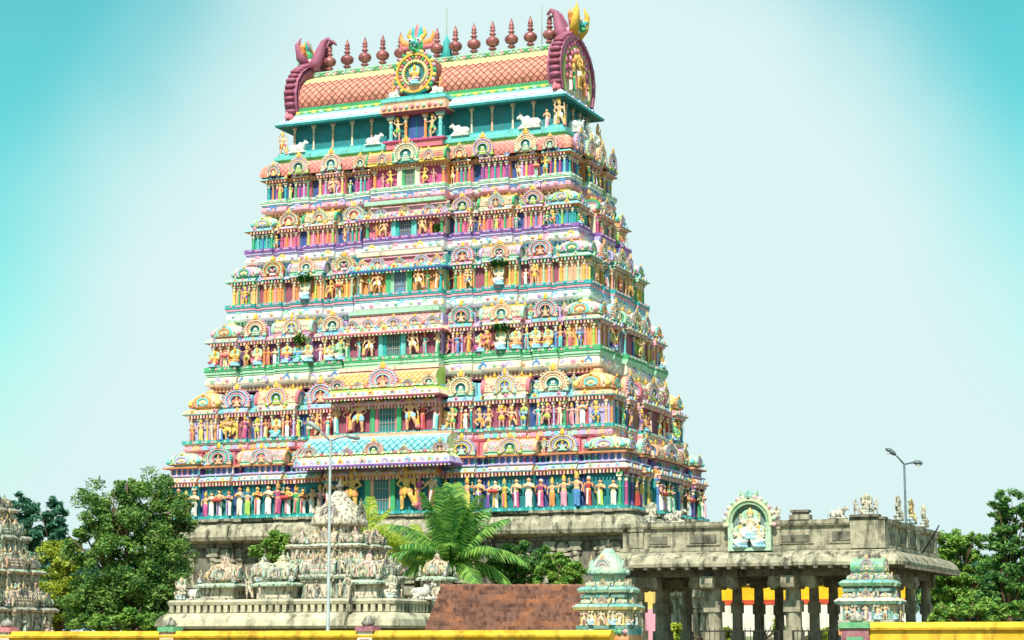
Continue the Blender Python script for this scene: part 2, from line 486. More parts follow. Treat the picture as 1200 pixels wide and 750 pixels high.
VAULT = [(1.0, 0.0), (1.08, 0.18), (1.1, 0.38), (1.02, 0.62), (0.86, 0.84), (0.62, 1.02), (0.32, 1.14), (0.0, 1.2)]
def sala_mesh(name, body, rim, end, fins=3, lattice=None, scales=7):
    """Barrel-vaulted oblong shrine: x in [-1,1], half depth 0.45, height about 1.2 + finials."""
    b = MB()
    prof = [(-y * 0.42, z) for y, z in VAULT] + [(y * 0.42, z) for y, z in reversed(VAULT[:-1])]   # front to back
    n = len(prof)
    for i in range(n - 1):
        (y0, z0), (y1, z1) = prof[i], prof[i + 1]
        mm = rim if i in (0, n - 2) else ('palegreen' if i in (5, 6, 7, 8) and lattice else body)
        b.add([(-0.94, y0, z0), (0.94, y0, z0), (0.94, y1, z1), (-0.94, y1, z1)], [(0, 1, 2, 3)], mm, True)
    # carved courses: thin raised bands on the front of the vault
    for i in (1, 3, 5):
        (y0, z0) = prof[i]
        b.box(-0.93, 0.93, y0 - 0.03, y0 + 0.04, z0 - 0.025, z0 + 0.03, rim)
    if not lattice:
        for r_ in range(3):
            (y0, z0), (y1, z1) = prof[1 + r_], prof[2 + r_]
            for q_ in range(11):
                x = -0.84 + 1.68 * (q_ + 0.5 * (r_ % 2)) / 11
                b.ball((x, (y0 + y1) / 2, (z0 + z1) / 2), (0.055, 0.045, 0.085), ('cream', rim, 'OBJ')[(q_ + r_) % 3], 6, 4)
    if lattice:
        lat(b, -0.92, 0.92, [prof[1], prof[2], prof[3], prof[4]], 0.13, lattice, 0.012)
    for s in (-1, 1):       # end arches
        b.T = Matrix.Translation((s * 0.98, 0, 0)) @ Matrix.Rotation(s * math.pi / 2, 4, 'Z') @ Matrix.Scale(0.55, 4) @ Matrix.Diagonal((0.95, 1, 1.22, 1))
        b.extrude(horseshoe(0.9), 0.0, 0.12, 'cream')
        b.band(horseshoe(0.55), horseshoe(0.8), -0.08, 0.04, end)
        b.band(horseshoe(0.8), horseshoe(1.05), -0.14, 0.12, 'OBJ')
        b.loft([(0, 0, 1.6, 0.2, 0.14), (0, 0, 1.8, 0.26, 0.14), (0, 0, 2.15, 0.02, 0.02)], 'gold', 6)
    b.T = Matrix.Identity(4)
    b.box(-0.9, 0.9, -0.06, 0.06, 1.17, 1.27, 'gold')
    for k in range(fins):
        x = -0.6 + 1.2 * k / max(1, fins - 1)
        b.loft([(x, 0, 1.25, 0.05, 0.09), (x, 0, 1.36, 0.09, 0.14), (x, 0, 1.46, 0.03, 0.05), (x, 0, 1.64, 0.008, 0.012)], 'gold', 6)
    b.box(-0.98, 0.98, -0.44, 0.44, -0.1, 0.0, rim)
    return b.mesh(name)

def lat(b, x0, x1, prof, step, mat, w=0.02, up=0.02):
    """Raised diamond lattice over a profile [(y, z)...] extruded along x: thin strips in both diagonals."""
    L = [0.0]
    for i in range(len(prof) - 1):
        L.append(L[-1] + math.hypot(prof[i + 1][0] - prof[i][0], prof[i + 1][1] - prof[i][1]))
    tot = L[-1]
    def pt(s):
        s = min(max(s, 0), tot)
        for i in range(len(L) - 1):
            if s <= L[i + 1] + 1e-9:
                t = (s - L[i]) / (L[i + 1] - L[i])
                y = prof[i][0] + t * (prof[i + 1][0] - prof[i][0]); z = prof[i][1] + t * (prof[i + 1][1] - prof[i][1])
                dy, dz = prof[i + 1][0] - prof[i][0], prof[i + 1][1] - prof[i][1]
                q = math.hypot(dy, dz)
                return y, z, -dz / q, dy / q
    ns = 4
    for sgn in (1, -1):
        x = x0 - tot
        while x < x1 + tot:
            vs_, ok = [], []
            for k in range(ns + 1):
                s = tot * k / ns
                xx = x + sgn * s
                ok.append(x0 <= xx <= x1)
                y, z, ny, nz = pt(s)
                nn = up
                vs_ += [(xx - w, y + ny * nn, z + nz * nn), (xx + w, y + ny * nn, z + nz * nn), (xx - w * 1.3, y, z), (xx + w * 1.3, y, z)]
            fs = []
            for k in range(ns):
                if ok[k] and ok[k + 1]:
                    a = k * 4; c = a + 4
                    fs += [(a, a + 1, c + 1, c), (a + 2, a, c, c + 2), (a + 1, a + 3, c + 3, c + 1)]
            if fs:
                b.add(vs_, fs, mat)
            x += step

def pilaster_mesh(name, cap='cream', base='OBJ'):
    """Height 1, half width 0.5 (scaled when placed)."""
    b = MB()
    b.box(-0.5, 0.5, -0.45, 0.3, 0, 0.09, base)
    b.loft([(0, 0, 0.09, 0.36, 0.36), (0, 0, 0.5, 0.36, 0.36), (0, 0, 0.52, 0.44, 0.44), (0, 0, 0.56, 0.44, 0.44), (0, 0, 0.58, 0.34, 0.34), (0, 0, 0.72, 0.32, 0.32)], 'OBJ', 8, False, 1.0, math.pi / 8)
    b.loft([(0, 0, 0.72, 0.32, 0.32), (0, 0, 0.77, 0.5, 0.5), (0, 0, 0.82, 0.38, 0.38), (0, 0, 0.86, 0.34, 0.34)], cap, 8, True)
    b.box(-0.62, 0.62, -0.5, 0.3, 0.86, 0.92, cap)
    b.box(-0.8, 0.8, -0.46, 0.3, 0.92, 1.0, 'OBJ', 1.0)
    return b.mesh(name)

def limb(b, pts, rad, mat='SKIN'):
    b.tube(pts, rad, mat, 8)

def person(arms, skirt='long', crown='tall', lean=0.0, legs=None, extra=None, headtilt=0.0, aura=None, cloth='OBJ', pleat='gold', body='SKIN'):
    """Standing figure about 1.75 m tall to the top of the head; arms: list of (side, elbow, hand)."""
    b = MB()
    hx = lean
    if skirt == 'long':
        b.loft([(0, 0, 0.0, 0.19, 0.15), (0, 0, 0.1, 0.17, 0.13), (-hx * 0.5, 0, 0.45, 0.165, 0.13), (-hx, 0, 0.82, 0.19, 0.14), (-hx * 0.8, 0, 0.98, 0.145, 0.11), (-hx * 0.6, 0, 1.02, 0.13, 0.1)], cloth, 12)
        b.tube([(0.02 - hx * 0.8, -0.12, 0.98), (0.0, -0.17, 0.5), (0.0, -0.19, 0.06)], [0.05, 0.045, 0.06], pleat, 6)
    else:
        legs = legs or [((0.1, 0, 0.9), (0.13, -0.03, 0.5), (0.13, 0.02, 0.08)), ((-0.1, 0, 0.9), (-0.13, -0.03, 0.5), (-0.14, 0.02, 0.08))]
        for h, k, f in legs:
            limb(b, [h, k, f], [0.125, 0.09, 0.06])
            b.ball((f[0], f[1] - 0.07, f[2] - 0.03), (0.06, 0.13, 0.05), 'SKIN', 8, 4)
            b.ball((f[0], f[1], f[2] + 0.06), (0.085, 0.085, 0.03), 'gold', 8, 4)
            mid = Vector(h).lerp(Vector(k), 0.62)
            b.tube([h, mid], [0.155, 0.14], 'OBJ', 8)
        b.loft([(0, 0, 0.78, 0.17, 0.13), (0, 0, 0.92, 0.2, 0.14), (0, 0, 1.02, 0.14, 0.1)], 'OBJ', 12)
        b.tube([(0, -0.13, 0.98), (0, -0.17, 0.72), (0.02, -0.16, 0.5)], [0.06, 0.06, 0.03], 'gold', 6)
    b.loft([(-hx * 0.6, 0, 0.98, 0.13, 0.1), (-hx * 0.3, 0, 1.1, 0.125, 0.095), (0, 0, 1.25, 0.17, 0.115), (0, 0, 1.37, 0.185, 0.1), (0, 0, 1.43, 0.1, 0.07, 'SKIN'), (0, 0, 1.5, 0.055, 0.055)], body, 12)
    b.loft([(-hx * 0.6, 0, 0.96, 0.16, 0.13), (-hx * 0.6, 0, 1.02, 0.155, 0.125)], 'gold', 12)
    b.loft([(0, -0.01, 1.34, 0.15, 0.12), (0, -0.01, 1.4, 0.12, 0.1)], 'gold', 12)
    t = headtilt
    b.ball((t, -0.01, 1.6), (0.095, 0.11, 0.125), 'SKIN', 10, 7)
    b.ball((t, -0.12, 1.585), (0.022, 0.03, 0.03), 'SKIN', 6, 4)
    for s in (-1, 1):
        b.ball((t + s * 0.1, 0, 1.58), (0.03, 0.04, 0.055), 'gold', 6, 4)
    if crown == 'tall':
        b.loft([(t, 0, 1.66, 0.11, 0.12), (t, 0, 1.72, 0.125, 0.13), (t, 0, 1.8, 0.09, 0.09), (t, 0, 1.9, 0.07, 0.07), (t, 0, 2.0, 0.02, 0.02)], 'gold', 10)
    elif crown == 'bun':
        b.ball((t, 0.03, 1.66), (0.11, 0.11, 0.1), 'dark', 10, 6)
        b.ball((t + 0.06, 0.07, 1.74), 0.07, 'dark', 8, 5)
    else:
        b.loft([(t, 0.02, 1.63, 0.11, 0.12), (t, 0.02, 1.72, 0.1, 0.1), (t, 0.02, 1.78, 0.04, 0.04)], crown, 10)
    for side, e, h in arms:
        sh = (side * 0.2, 0, 1.36)
        limb(b, [sh, e, h], [0.065, 0.05, 0.038])
        b.ball(h, (0.05, 0.05, 0.06), 'SKIN', 8, 5)
        b.ball(Vector(sh).lerp(Vector(e), 0.6), (0.066, 0.066, 0.04), 'gold', 8, 4)
    if aura:
        n = 20
        b.add([], [], aura)
        b.T = Matrix.Translation((0, 0.1, 0))
        b.extrude([(0.34 * math.cos(2 * math.pi * i / n), 1.6 + 0.36 * math.sin(2 * math.pi * i / n)) for i in range(n)], 0.0, 0.06, aura)
        b.T = Matrix.Identity(4)
    if extra:
        extra(b)
    return b

def down(s): return (s, (s * 0.3, -0.02, 1.12), (s * 0.27, -0.08, 0.86))
def fold(s): return (s, (s * 0.29, -0.06, 1.13), (s * 0.04, -0.2, 1.25))
def rais(s): return (s, (s * 0.36, -0.04, 1.24), (s * 0.34, -0.08, 1.56))
def hip(s): return (s, (s * 0.37, 0.0, 1.15), (s * 0.2, -0.08, 1.02))
def over(s): return (s, (s * 0.33, -0.02, 1.5), (s * 0.12, -0.04, 1.86))
def out(s): return (s, (s * 0.36, -0.02, 1.3), (s * 0.56, -0.08, 1.42))

def seated():
    b = MB()
    b.loft([(0, 0, 0, 0.42, 0.3), (0, 0, 0.1, 0.44, 0.32), (0, 0, 0.16, 0.36, 0.26), (0, 0, 0.28, 0.42, 0.3), (0, 0, 0.34, 0.36, 0.26)], 'sky', 14)
    limb(b, [(0.12, 0, 0.46), (0.4, -0.14, 0.44), (0.08, -0.26, 0.4)], [0.13, 0.1, 0.07], 'OBJ')
    limb(b, [(-0.12, 0, 0.46), (-0.36, -0.16, 0.46), (-0.2, -0.3, 0.12)], [0.13, 0.1, 0.06], 'OBJ')
    b.loft([(0, 0, 0.38, 0.2, 0.15), (0, 0, 0.55, 0.15, 0.12), (0, 0, 0.78, 0.18, 0.12), (0, 0, 0.9, 0.19, 0.1), (0, 0, 0.97, 0.08, 0.07), (0, 0, 1.02, 0.06, 0.06)], 'SKIN', 12)
    b.loft([(0, -0.01, 0.86, 0.16, 0.13), (0, -0.01, 0.93, 0.12, 0.1)], 'gold', 12)
    b.ball((0, -0.01, 1.12), (0.1, 0.11, 0.13), 'SKIN', 10, 7)
    b.loft([(0, 0, 1.18, 0.115, 0.12), (0, 0, 1.26, 0.125, 0.12), (0, 0, 1.38, 0.08, 0.08), (0, 0, 1.52, 0.02, 0.02)], 'gold', 10)
    for s in (-1, 1):
        limb(b, [(s * 0.19, 0, 0.88), (s * 0.33, -0.04, 0.66), (s * 0.2, -0.2, 0.6 if s > 0 else 0.8)], [0.06, 0.05, 0.04])
        limb(b, [(s * 0.19, 0, 0.9), (s * 0.38, 0.0, 0.82), (s * 0.38, -0.04, 1.1)], [0.06, 0.05, 0.04])
        b.ball((s * 0.38, -0.04, 1.16), 0.06, 'gold', 8, 5)
    n = 18
    b.extrude([(0.42 * math.cos(2 * math.pi * i / n), 0.98 + 0.46 * math.sin(2 * math.pi * i / n)) for i in range(n)], 0.08, 0.13, 'mint')
    return b

def club(b):
    b.tube([(0.42, -0.1, 0.1), (0.42, -0.12, 0.85)], [0.09, 0.035], 'gold', 8)
    b.ball((0.42, -0.1, 0.2), (0.12, 0.12, 0.14), 'rose', 8, 5)

FIG = {}
def make_figures():
    FIG['devotee'] = remesh(person([fold(1), fold(-1)], crown='bun', cloth='white', pleat='OBJ', body='OBJ'), "figure_devotee")
    FIG['maiden'] = remesh(person([hip(1), rais(-1)], crown='tall', lean=0.05, headtilt=-0.03, pleat='rose', body='OBJ'), "figure_maiden")
    FIG['attendant'] = remesh(person([down(1), fold(-1)], crown='dark', lean=-0.04, pleat='white'), "figure_attendant")
    FIG['saint'] = remesh(person([down(1), rais(-1)], crown='tall', cloth='OBJ', pleat='OBJ', body='peach'), "figure_saint")
    FIG['deity'] = remesh(person([rais(1), rais(-1), hip(1), (-1, (-0.3, -0.08, 1.14), (-0.2, -0.22, 1.28))], skirt='short', aura='OBJ'), "figure_deity")
    FIG['dancer'] = remesh(person([over(1), out(-1)], skirt='short', lean=0.06,
                                  legs=[((0.1, 0, 0.9), (0.34, -0.1, 0.62), (0.1, -0.12, 0.34)), ((-0.1, 0, 0.9), (-0.16, -0.06, 0.5), (-0.1, 0.02, 0.08))]), "figure_dancer")
    FIG['guardian'] = remesh(person([rais(1), over(-1), (1, (0.34, -0.06, 1.15), (0.42, -0.14, 0.9)), hip(-1)], skirt='short', extra=club,
                                    legs=[((0.1, 0, 0.9), (0.24, -0.18, 0.62), (0.34, -0.08, 0.22)), ((-0.1, 0, 0.9), (-0.15, -0.04, 0.5), (-0.16, 0.02, 0.08))]), "figure_guardian")
    FIG['seated'] = remesh(seated(), "figure_seated")
    def flute(b): b.tube([(-0.34, -0.2, 1.5), (0.18, -0.2, 1.56)], 0.02, 'gold', 6)
    def drum(b): b.tube([(-0.26, -0.26, 1.04), (0.26, -0.26, 1.04)], [0.13, 0.13], 'red', 10)
    def bow(b): b.tube([(0.6, -0.12, 0.5), (0.74, -0.12, 1.1), (0.6, -0.12, 1.75)], [0.02, 0.03, 0.02], 'brown', 6)
    def child(b):
        b.ball((0.24, -0.12, 1.18), (0.09, 0.09, 0.14), 'SKIN', 8, 5); b.ball((0.26, -0.14, 1.38), 0.07, 'SKIN', 8, 5)
    def wheel(b):
        n = 22
        b.extrude([(0.62 * math.cos(2 * math.pi * i / n), 1.05 + 0.72 * math.sin(2 * math.pi * i / n)) for i in range(n)], 0.14, 0.2, 'OBJ')
        for i in range(11):
            a = 2 * math.pi * i / 11
            b.ball((0.6 * math.cos(a), 0.12, 1.05 + 0.7 * math.sin(a)), 0.07, 'gold', 6, 4)
    FIG['flutist'] = remesh(person([(1, (0.36, -0.1, 1.3), (0.12, -0.22, 1.54)), (-1, (-0.36, -0.1, 1.3), (-0.12, -0.22, 1.52))], skirt='short', lean=0.07, headtilt=0.04, extra=flute,
                                   legs=[((0.1, 0, 0.9), (0.12, -0.05, 0.5), (-0.08, -0.1, 0.1)), ((-0.1, 0, 0.9), (-0.14, 0, 0.5), (-0.12, 0.02, 0.08))]), "figure_flutist")
    FIG['drummer'] = remesh(person([(1, (0.34, -0.1, 1.15), (0.28, -0.28, 1.1)), (-1, (-0.34, -0.1, 1.15), (-0.28, -0.28, 1.1))], crown='dark', cloth='white', pleat='OBJ', extra=drum), "figure_drummer")
    FIG['archer'] = remesh(person([out(1), (-1, (-0.4, 0.0, 1.36), (-0.12, -0.16, 1.4))], skirt='short', extra=bow), "figure_archer")
    FIG['mother'] = remesh(person([(1, (0.34, -0.04, 1.12), (0.2, -0.2, 1.1)), down(-1)], crown='bun', pleat='yellow', body='OBJ', extra=child, lean=-0.06), "figure_mother")
    FIG['wheeled'] = remesh(person([out(1), out(-1), rais(1), rais(-1), fold(1), hip(-1)], skirt='short', extra=wheel,
                                   legs=[((0.1, 0, 0.9), (0.3, -0.14, 0.6), (0.22, -0.06, 0.3)), ((-0.1, 0, 0.9), (-0.15, -0.05, 0.5), (-0.12, 0.02, 0.08))]), "figure_wheeled")
    FIG['elder'] = remesh(person([down(-1), (1, (0.34, -0.06, 1.1), (0.42, -0.2, 1.2))], crown='white', cloth='OBJ', pleat='white', body='OBJ', lean=0.03,
                                 extra=lambda b: b.tube([(0.44, -0.22, 0.0), (0.44, -0.22, 1.35)], 0.025, 'brown', 6)), "figure_elder")

def bull():
    b = MB()
    b.tube([(-0.85, 0, 0.42), (-0.6, 0, 0.5), (-0.1, 0, 0.5), (0.4, 0, 0.55), (0.66, 0, 0.66)], [0.2, 0.36, 0.38, 0.36, 0.2], 'white', 12)
    b.ball((0.28, 0, 0.95), (0.22, 0.16, 0.16), 'white')
    b.tube([(0.5, 0, 0.7), (0.78, 0, 0.98), (0.86, 0, 1.06)], [0.26, 0.17, 0.14], 'white', 10)
    b.tube([(0.8, 0, 1.1), (1.0, 0, 1.02), (1.16, 0, 0.9)], [0.16, 0.14, 0.1], 'white', 10)
    for s in (-1, 1):
        b.tube([(0.84, s * 0.1, 1.2), (0.84, s * 0.2, 1.34), (0.88, s * 0.16, 1.46)], [0.045, 0.035, 0.015], 'grey', 6)
        b.tube([(0.78, s * 0.13, 1.12), (0.74, s * 0.3, 1.1)], [0.06, 0.03], 'white', 6)
        b.tube([(0.45, s * 0.26, 0.34), (0.8, s * 0.28, 0.14), (0.5, s * 0.3, 0.08)], [0.15, 0.1, 0.08], 'white', 8)
        b.tube([(-0.5, s * 0.28, 0.36), (-0.15, s * 0.38, 0.18), (-0.5, s * 0.4, 0.08)], [0.2, 0.12, 0.08], 'white', 8)
    b.tube([(-0.98, 0, 0.5), (-1.05, 0.05, 0.3), (-1.0, 0.1, 0.1)], [0.05, 0.04, 0.05], 'grey', 6)
    b.tube([(0.52, -0.28, 0.55), (0.62, 0, 0.36), (0.52, 0.28, 0.55)], 0.05, 'gold', 6)
    b.box(-0.95, 0.95, -0.42, 0.42, 0.0, 0.1, 'white')
    return b

def monster_head():
    """Kirtimukha: bulging eyes, gaping muzzle, horns and a crest of flames; about 2 m wide, 2 m high."""
    b = MB()
    b.ball((0, 0, 0.62), (0.5, 0.42, 0.5), 'green', 14, 9)
    b.tube([(0, -0.25, 0.62), (0, -0.62, 0.58), (0, -0.82, 0.7)], [0.26, 0.2, 0.1], 'teal', 10)
    b.tube([(0, -0.2, 0.3), (0, -0.55, 0.22), (0, -0.72, 0.3)], [0.22, 0.14, 0.06], 'green', 10)
    for s in (-1, 1):
        b.ball((s * 0.26, -0.36, 0.84), 0.17, 'white', 10, 7)
        b.ball((s * 0.26, -0.5, 0.84), 0.075, 'dark', 8, 5)
        b.tube([(s * 0.3, -0.1, 1.0), (s * 0.55, 0, 1.3), (s * 0.42, 0.0, 1.75)], [0.16, 0.12, 0.03], 'gold', 8)
        b.tube([(s * 0.45, 0, 0.7), (s * 0.85, 0.05, 0.85), (s * 1.05, 0.05, 1.2), (s * 0.98, 0, 1.5)], [0.22, 0.2, 0.13, 0.03], 'orange', 8)
        b.tube([(s * 0.45, 0, 0.5), (s * 0.85, 0.05, 0.5), (s * 1.1, 0.05, 0.75)], [0.2, 0.16, 0.04], 'rose', 8)
        b.ball((s * 0.1, -0.68, 0.5), (0.05, 0.05, 0.1), 'white', 6, 4)
    for x, h, c in ((0, 2.0, 'rose'), (-0.2, 1.8, 'teal'), (0.2, 1.8, 'teal')):
        b.tube([(x * 0.7, -0.05, 1.0), (x, 0, 1.4), (x * 1.3, 0, h)], [0.18, 0.16, 0.03], c, 8)
    b.loft([(0, 0, 0.0, 0.5, 0.3), (0, 0, 0.25, 0.42, 0.3), (0, 0, 0.4, 0.3, 0.25)], 'cream', 12)
    return b

def kalasha_mesh():
    b = MB()
    b.loft([(0, 0, 0.0, 0.30, 0.30), (0, 0, 0.08, 0.26, 0.26), (0, 0, 0.14, 0.12, 0.12), (0, 0, 0.2, 0.13, 0.13), (0, 0, 0.28, 0.28, 0.28), (0, 0, 0.34, 0.3, 0.3), (0, 0, 0.38, 0.14, 0.14), (0, 0, 0.46, 0.2, 0.2),
            (0, 0, 0.56, 0.42, 0.42), (0, 0, 0.7, 0.5, 0.5), (0, 0, 0.84, 0.48, 0.48), (0, 0, 0.96, 0.34, 0.34), (0, 0, 1.03, 0.14, 0.14), (0, 0, 1.1, 0.15, 0.15), (0, 0, 1.18, 0.27, 0.27), (0, 0, 1.26, 0.15, 0.15),
            (0, 0, 1.34, 0.12, 0.12), (0, 0, 1.42, 0.24, 0.24), (0, 0, 1.48, 0.12, 0.12), (0, 0, 1.56, 0.2, 0.2), (0, 0, 1.64, 0.16, 0.16), (0, 0, 2.0, 0.01, 0.01)],
           proc_mat("old_copper", '#7E4648', '#BC7470', 3.0, 0.42, '#4A2A3A', 0.5, metallic=0.35), 18)
    return b.mesh("kalasha_pot")

make_figures()
FIGS_BODY = ['devotee', 'maiden', 'attendant', 'saint', 'deity', 'dancer', 'flutist', 'drummer', 'archer', 'mother', 'wheeled', 'elder', 'guardian', 'seated', 'maiden', 'deity']
BULL = remesh(bull(), "bull_form", 0.045)
HEAD = remesh(monster_head(), "monster_form", 0.04)
KALASHA = kalasha_mesh()
PIL = pilaster_mesh("pilaster_form")
ARCH = [arch_mesh("arch_a", 'pink', 'sky', 'rose', 'peach', fill='figure'), arch_mesh("arch_b", 'mint', 'pink', 'orange', 'yellow'),
        arch_mesh("arch_c", 'peach', 'cream', 'deepteal', 'mint'), arch_mesh("arch_d", 'peach', 'lavender', 'leafgreen', 'lime'),
        arch_mesh("arch_e", 'aqua', 'pink', 'deepteal', 'peach', fill='figure'), arch_mesh("arch_f", 'orange', 'mint', 'maroon', 'pink', fill='face'),
        arch_mesh("arch_g", 'lavender', 'yellow', 'blue', 'mint', fill='figure')]
KUTA = [kuta_mesh("kuta_a", 'pink', 'mint', 'green', 'teal'), kuta_mesh("kuta_b", 'palegreen', 'aqua', 'lavender', 'peach'),
        kuta_mesh("kuta_c", 'peach', 'yellow', 'aqua', 'cream'), kuta_mesh("kuta_d", 'mint', 'pink', 'orange', 'cream')]
SALA = [sala_mesh("sala_a", 'pink', 'mint', 'green'), sala_mesh("sala_b", 'peach', 'cream', 'blue'), sala_mesh("sala_c", 'palegreen', 'pink', 'lavender'),
        sala_mesh("sala_d", 'peach', 'yellow', 'teal', 0, 'rose')]

class Plan:
    """Oblong plan with stepped bays. fs: (u0, u1, off, tag) along the front, ss: the same along each side, front to back."""
    def __init__(self, a, b, fs=None, ss=None):
        self.a, self.b = a, b
        self.fs = fs or [(-a, a, 0.0, 'bay')]
        self.ss = ss or [(-b, b, 0.0, 'bay')]

    def ring(self, d):
        a, b = self.a, self.b
        pts = []
        n = len(self.fs)
        for k, (u0, u1, o, t) in enumerate(self.fs):
            pts += [(u0 if k else -a - d, -(b + o + d)), (u1 if k < n - 1 else a + d, -(b + o + d))]
        n = len(self.ss)
        for k, (u0, u1, o, t) in enumerate(self.ss):
            pts += [(a + o + d, u0 if k else -b - d), (a + o + d, u1 if k < n - 1 else b + d)]
        n = len(self.fs)
        for k, (u0, u1, o, t) in enumerate(reversed(self.fs)):
            o = min(o, 0.2)
            pts += [(u1 if k else a + d, b + o + d), (u0 if k < n - 1 else -a - d, b + o + d)]
        n = len(self.ss)
        for k, (u0, u1, o, t) in enumerate(reversed(self.ss)):
            pts += [(-(a + o + d), u1 if k else b + d), (-(a + o + d), u0 if k < n - 1 else -b - d)]
        return pts

    def tags(self):
        out_ = []
        for seq in (self.fs, self.ss, list(reversed(self.fs)), list(reversed(self.ss))):
            for s in seq:
                out_ += [s[3], 'step']
        return out_

    def sweep(self, b, prof):
        """prof: list of (d, z, mat) - mat paints the strip up to the next point; mat may be a dict by bay tag."""
        tags = self.tags()
        for k in range(len(prof) - 1):
            r0, r1 = self.ring(prof[k][0]), self.ring(prof[k + 1][0])
            n = len(r0)
            vs_ = [(x, y, prof[k][1]) for x, y in r0] + [(x, y, prof[k + 1][1]) for x, y in r1]
            mm = prof[k][2]
            fs, ms = [], []
            for i in range(n):
                j = (i + 1) % n
                fs.append((i, j, n + j, n + i))
                ms.append(mm.get(tags[i], mm['*']) if isinstance(mm, dict) else mm)
            b.add(vs_, fs, ms)

    def off(self, side, s):
        for u0, u1, o, t in (self.fs if side == 'F' else self.ss):
            if u0 <= s <= u1:
                return o
        return 0.0

    def place(self, side, s, d, z):
        o = self.off(side, s)
        if side == 'F':
            return (s, -(self.b + o + d), z), 0.0
        return (self.a + o + d, s, z), math.pi / 2
# ------------------------------------------------------------------ ground
gm = proc_mat("dry_ground", '#6E6248', '#8C7F5E', 0.15, 0.95, '#4B5A2C', 0.6, (0.2, 0.2, 0.2))
gb = MB()
gb.add([(-1500, -200, 0), (1500, -200, 0), (1500, 3000, 0), (-1500, 3000, 0)], [(0, 1, 2, 3)], gm)
obj("ground", gb.mesh("ground"), kind="structure", label="dry earth ground of the temple precinct", category="ground")

# ------------------------------------------------------------------ the great gate tower
YAW = R(-22.8)
tower = obj("gopuram_tower", None, loc=(-4.29, 115.0, 0), rz=YAW, kind="thing", category="tower",
            label="towering multicoloured temple gate tower of stacked storeys covered in painted statues")
Z = [8.55, 12.85, 17.08, 20.75, 24.03, 27.0, 29.75]
AL = [13.95, 12.97, 12.04, 11.23, 10.36, 9.70]
BL = [6.9, 6.3, 5.6, 4.83, 4.25, 3.72]

FIGC = ['orange', 'yellow', 'magenta', 'lime', 'green', 'blue', 'white', 'white', 'pink', 'red', 'aqua', 'purple', 'cream', 'rose', 'gold']
PILC = [['teal', 'green', 'magenta', 'yellow', 'blue', 'orange', 'purple', 'lime'],
        ['orange', 'blue', 'lavender', 'red', 'teal', 'yellow', 'green', 'peach'],
        ['lavender', 'orange', 'aqua', 'yellow', 'pink', 'peach', 'blue', 'lime'],
        ['yellow', 'orange', 'peach', 'mint', 'green', 'lime', 'pink', 'gold'],
        ['green', 'magenta', 'lime', 'blue', 'aqua', 'orange', 'pink', 'teal'],
        ['teal', 'green', 'yellow', 'magenta', 'orange', 'purple', 'lavender', 'aqua']]
# per storey: wall by bay (deep tones put the recesses' shade into the paint), beam, eave lip, eave curve, hara wall, neck, band, stripe, ledge
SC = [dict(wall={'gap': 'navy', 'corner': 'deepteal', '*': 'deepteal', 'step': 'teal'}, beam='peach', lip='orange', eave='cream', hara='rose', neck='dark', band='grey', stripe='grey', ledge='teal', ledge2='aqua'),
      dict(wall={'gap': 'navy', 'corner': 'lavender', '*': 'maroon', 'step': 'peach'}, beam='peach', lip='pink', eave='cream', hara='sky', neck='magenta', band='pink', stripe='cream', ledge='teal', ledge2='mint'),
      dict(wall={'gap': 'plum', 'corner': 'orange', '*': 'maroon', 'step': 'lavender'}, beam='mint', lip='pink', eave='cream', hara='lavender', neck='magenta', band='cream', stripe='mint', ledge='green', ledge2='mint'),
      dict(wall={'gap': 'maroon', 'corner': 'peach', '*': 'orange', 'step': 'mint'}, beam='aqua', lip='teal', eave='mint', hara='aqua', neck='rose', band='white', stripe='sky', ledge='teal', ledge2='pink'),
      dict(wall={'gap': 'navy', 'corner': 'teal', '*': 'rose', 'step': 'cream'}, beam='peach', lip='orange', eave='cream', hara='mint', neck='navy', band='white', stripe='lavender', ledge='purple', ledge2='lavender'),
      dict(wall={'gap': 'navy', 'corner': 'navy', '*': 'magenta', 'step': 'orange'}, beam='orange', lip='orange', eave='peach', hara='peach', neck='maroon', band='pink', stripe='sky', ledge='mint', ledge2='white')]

def bays(a, b, i):
    r = 0.28
    fs = []
    half = [(0.0, 0.245, 0.42, 'centre'), (0.245, 0.278, -r, 'gap'), (0.278, 0.392, -0.06, 'panjara'), (0.392, 0.452, -r, 'gap'),
            (0.452, 0.638, 0.06, 'sala'), (0.638, 0.695, -r, 'gap'), (0.695, 0.815, -0.06, 'panjara'), (0.815, 0.85, -r, 'gap'), (0.85, 1.0, 0.0, 'corner')]
    for f0, f1, o, t in reversed(half[1:]):
        fs.append((-f1 * a, -f0 * a, o, t))
    fs.append((-0.245 * a, 0.245 * a, 0.42, 'centre'))
    for f0, f1, o, t in half[1:]:
        fs.append((f0 * a, f1 * a, o, t))
    cw = 0.148 * a
    hw = 0.30 * b
    ss = [(-b, -b + cw, 0.0, 'corner')]
    room = b - cw - hw
    if room > 1.5:
        p = 0.5 * min(1.2, room - 0.7)
        m = -hw - room / 2
        mid = [(-b + cw, m - p, -r, 'gap'), (m - p, m + p, -0.06, 'panjara'), (m + p, -hw, -r, 'gap')]
    else:
        mid = [(-b + cw, -hw, -r, 'gap')]
    ss += mid + [(-hw, hw, 0.12, 'sala')] + [(-y1, -y0, o, t) for y0, y1, o, t in reversed(mid)] + [(b - cw, b, 0.0, 'corner')]
    return Plan(a, b, fs, ss)

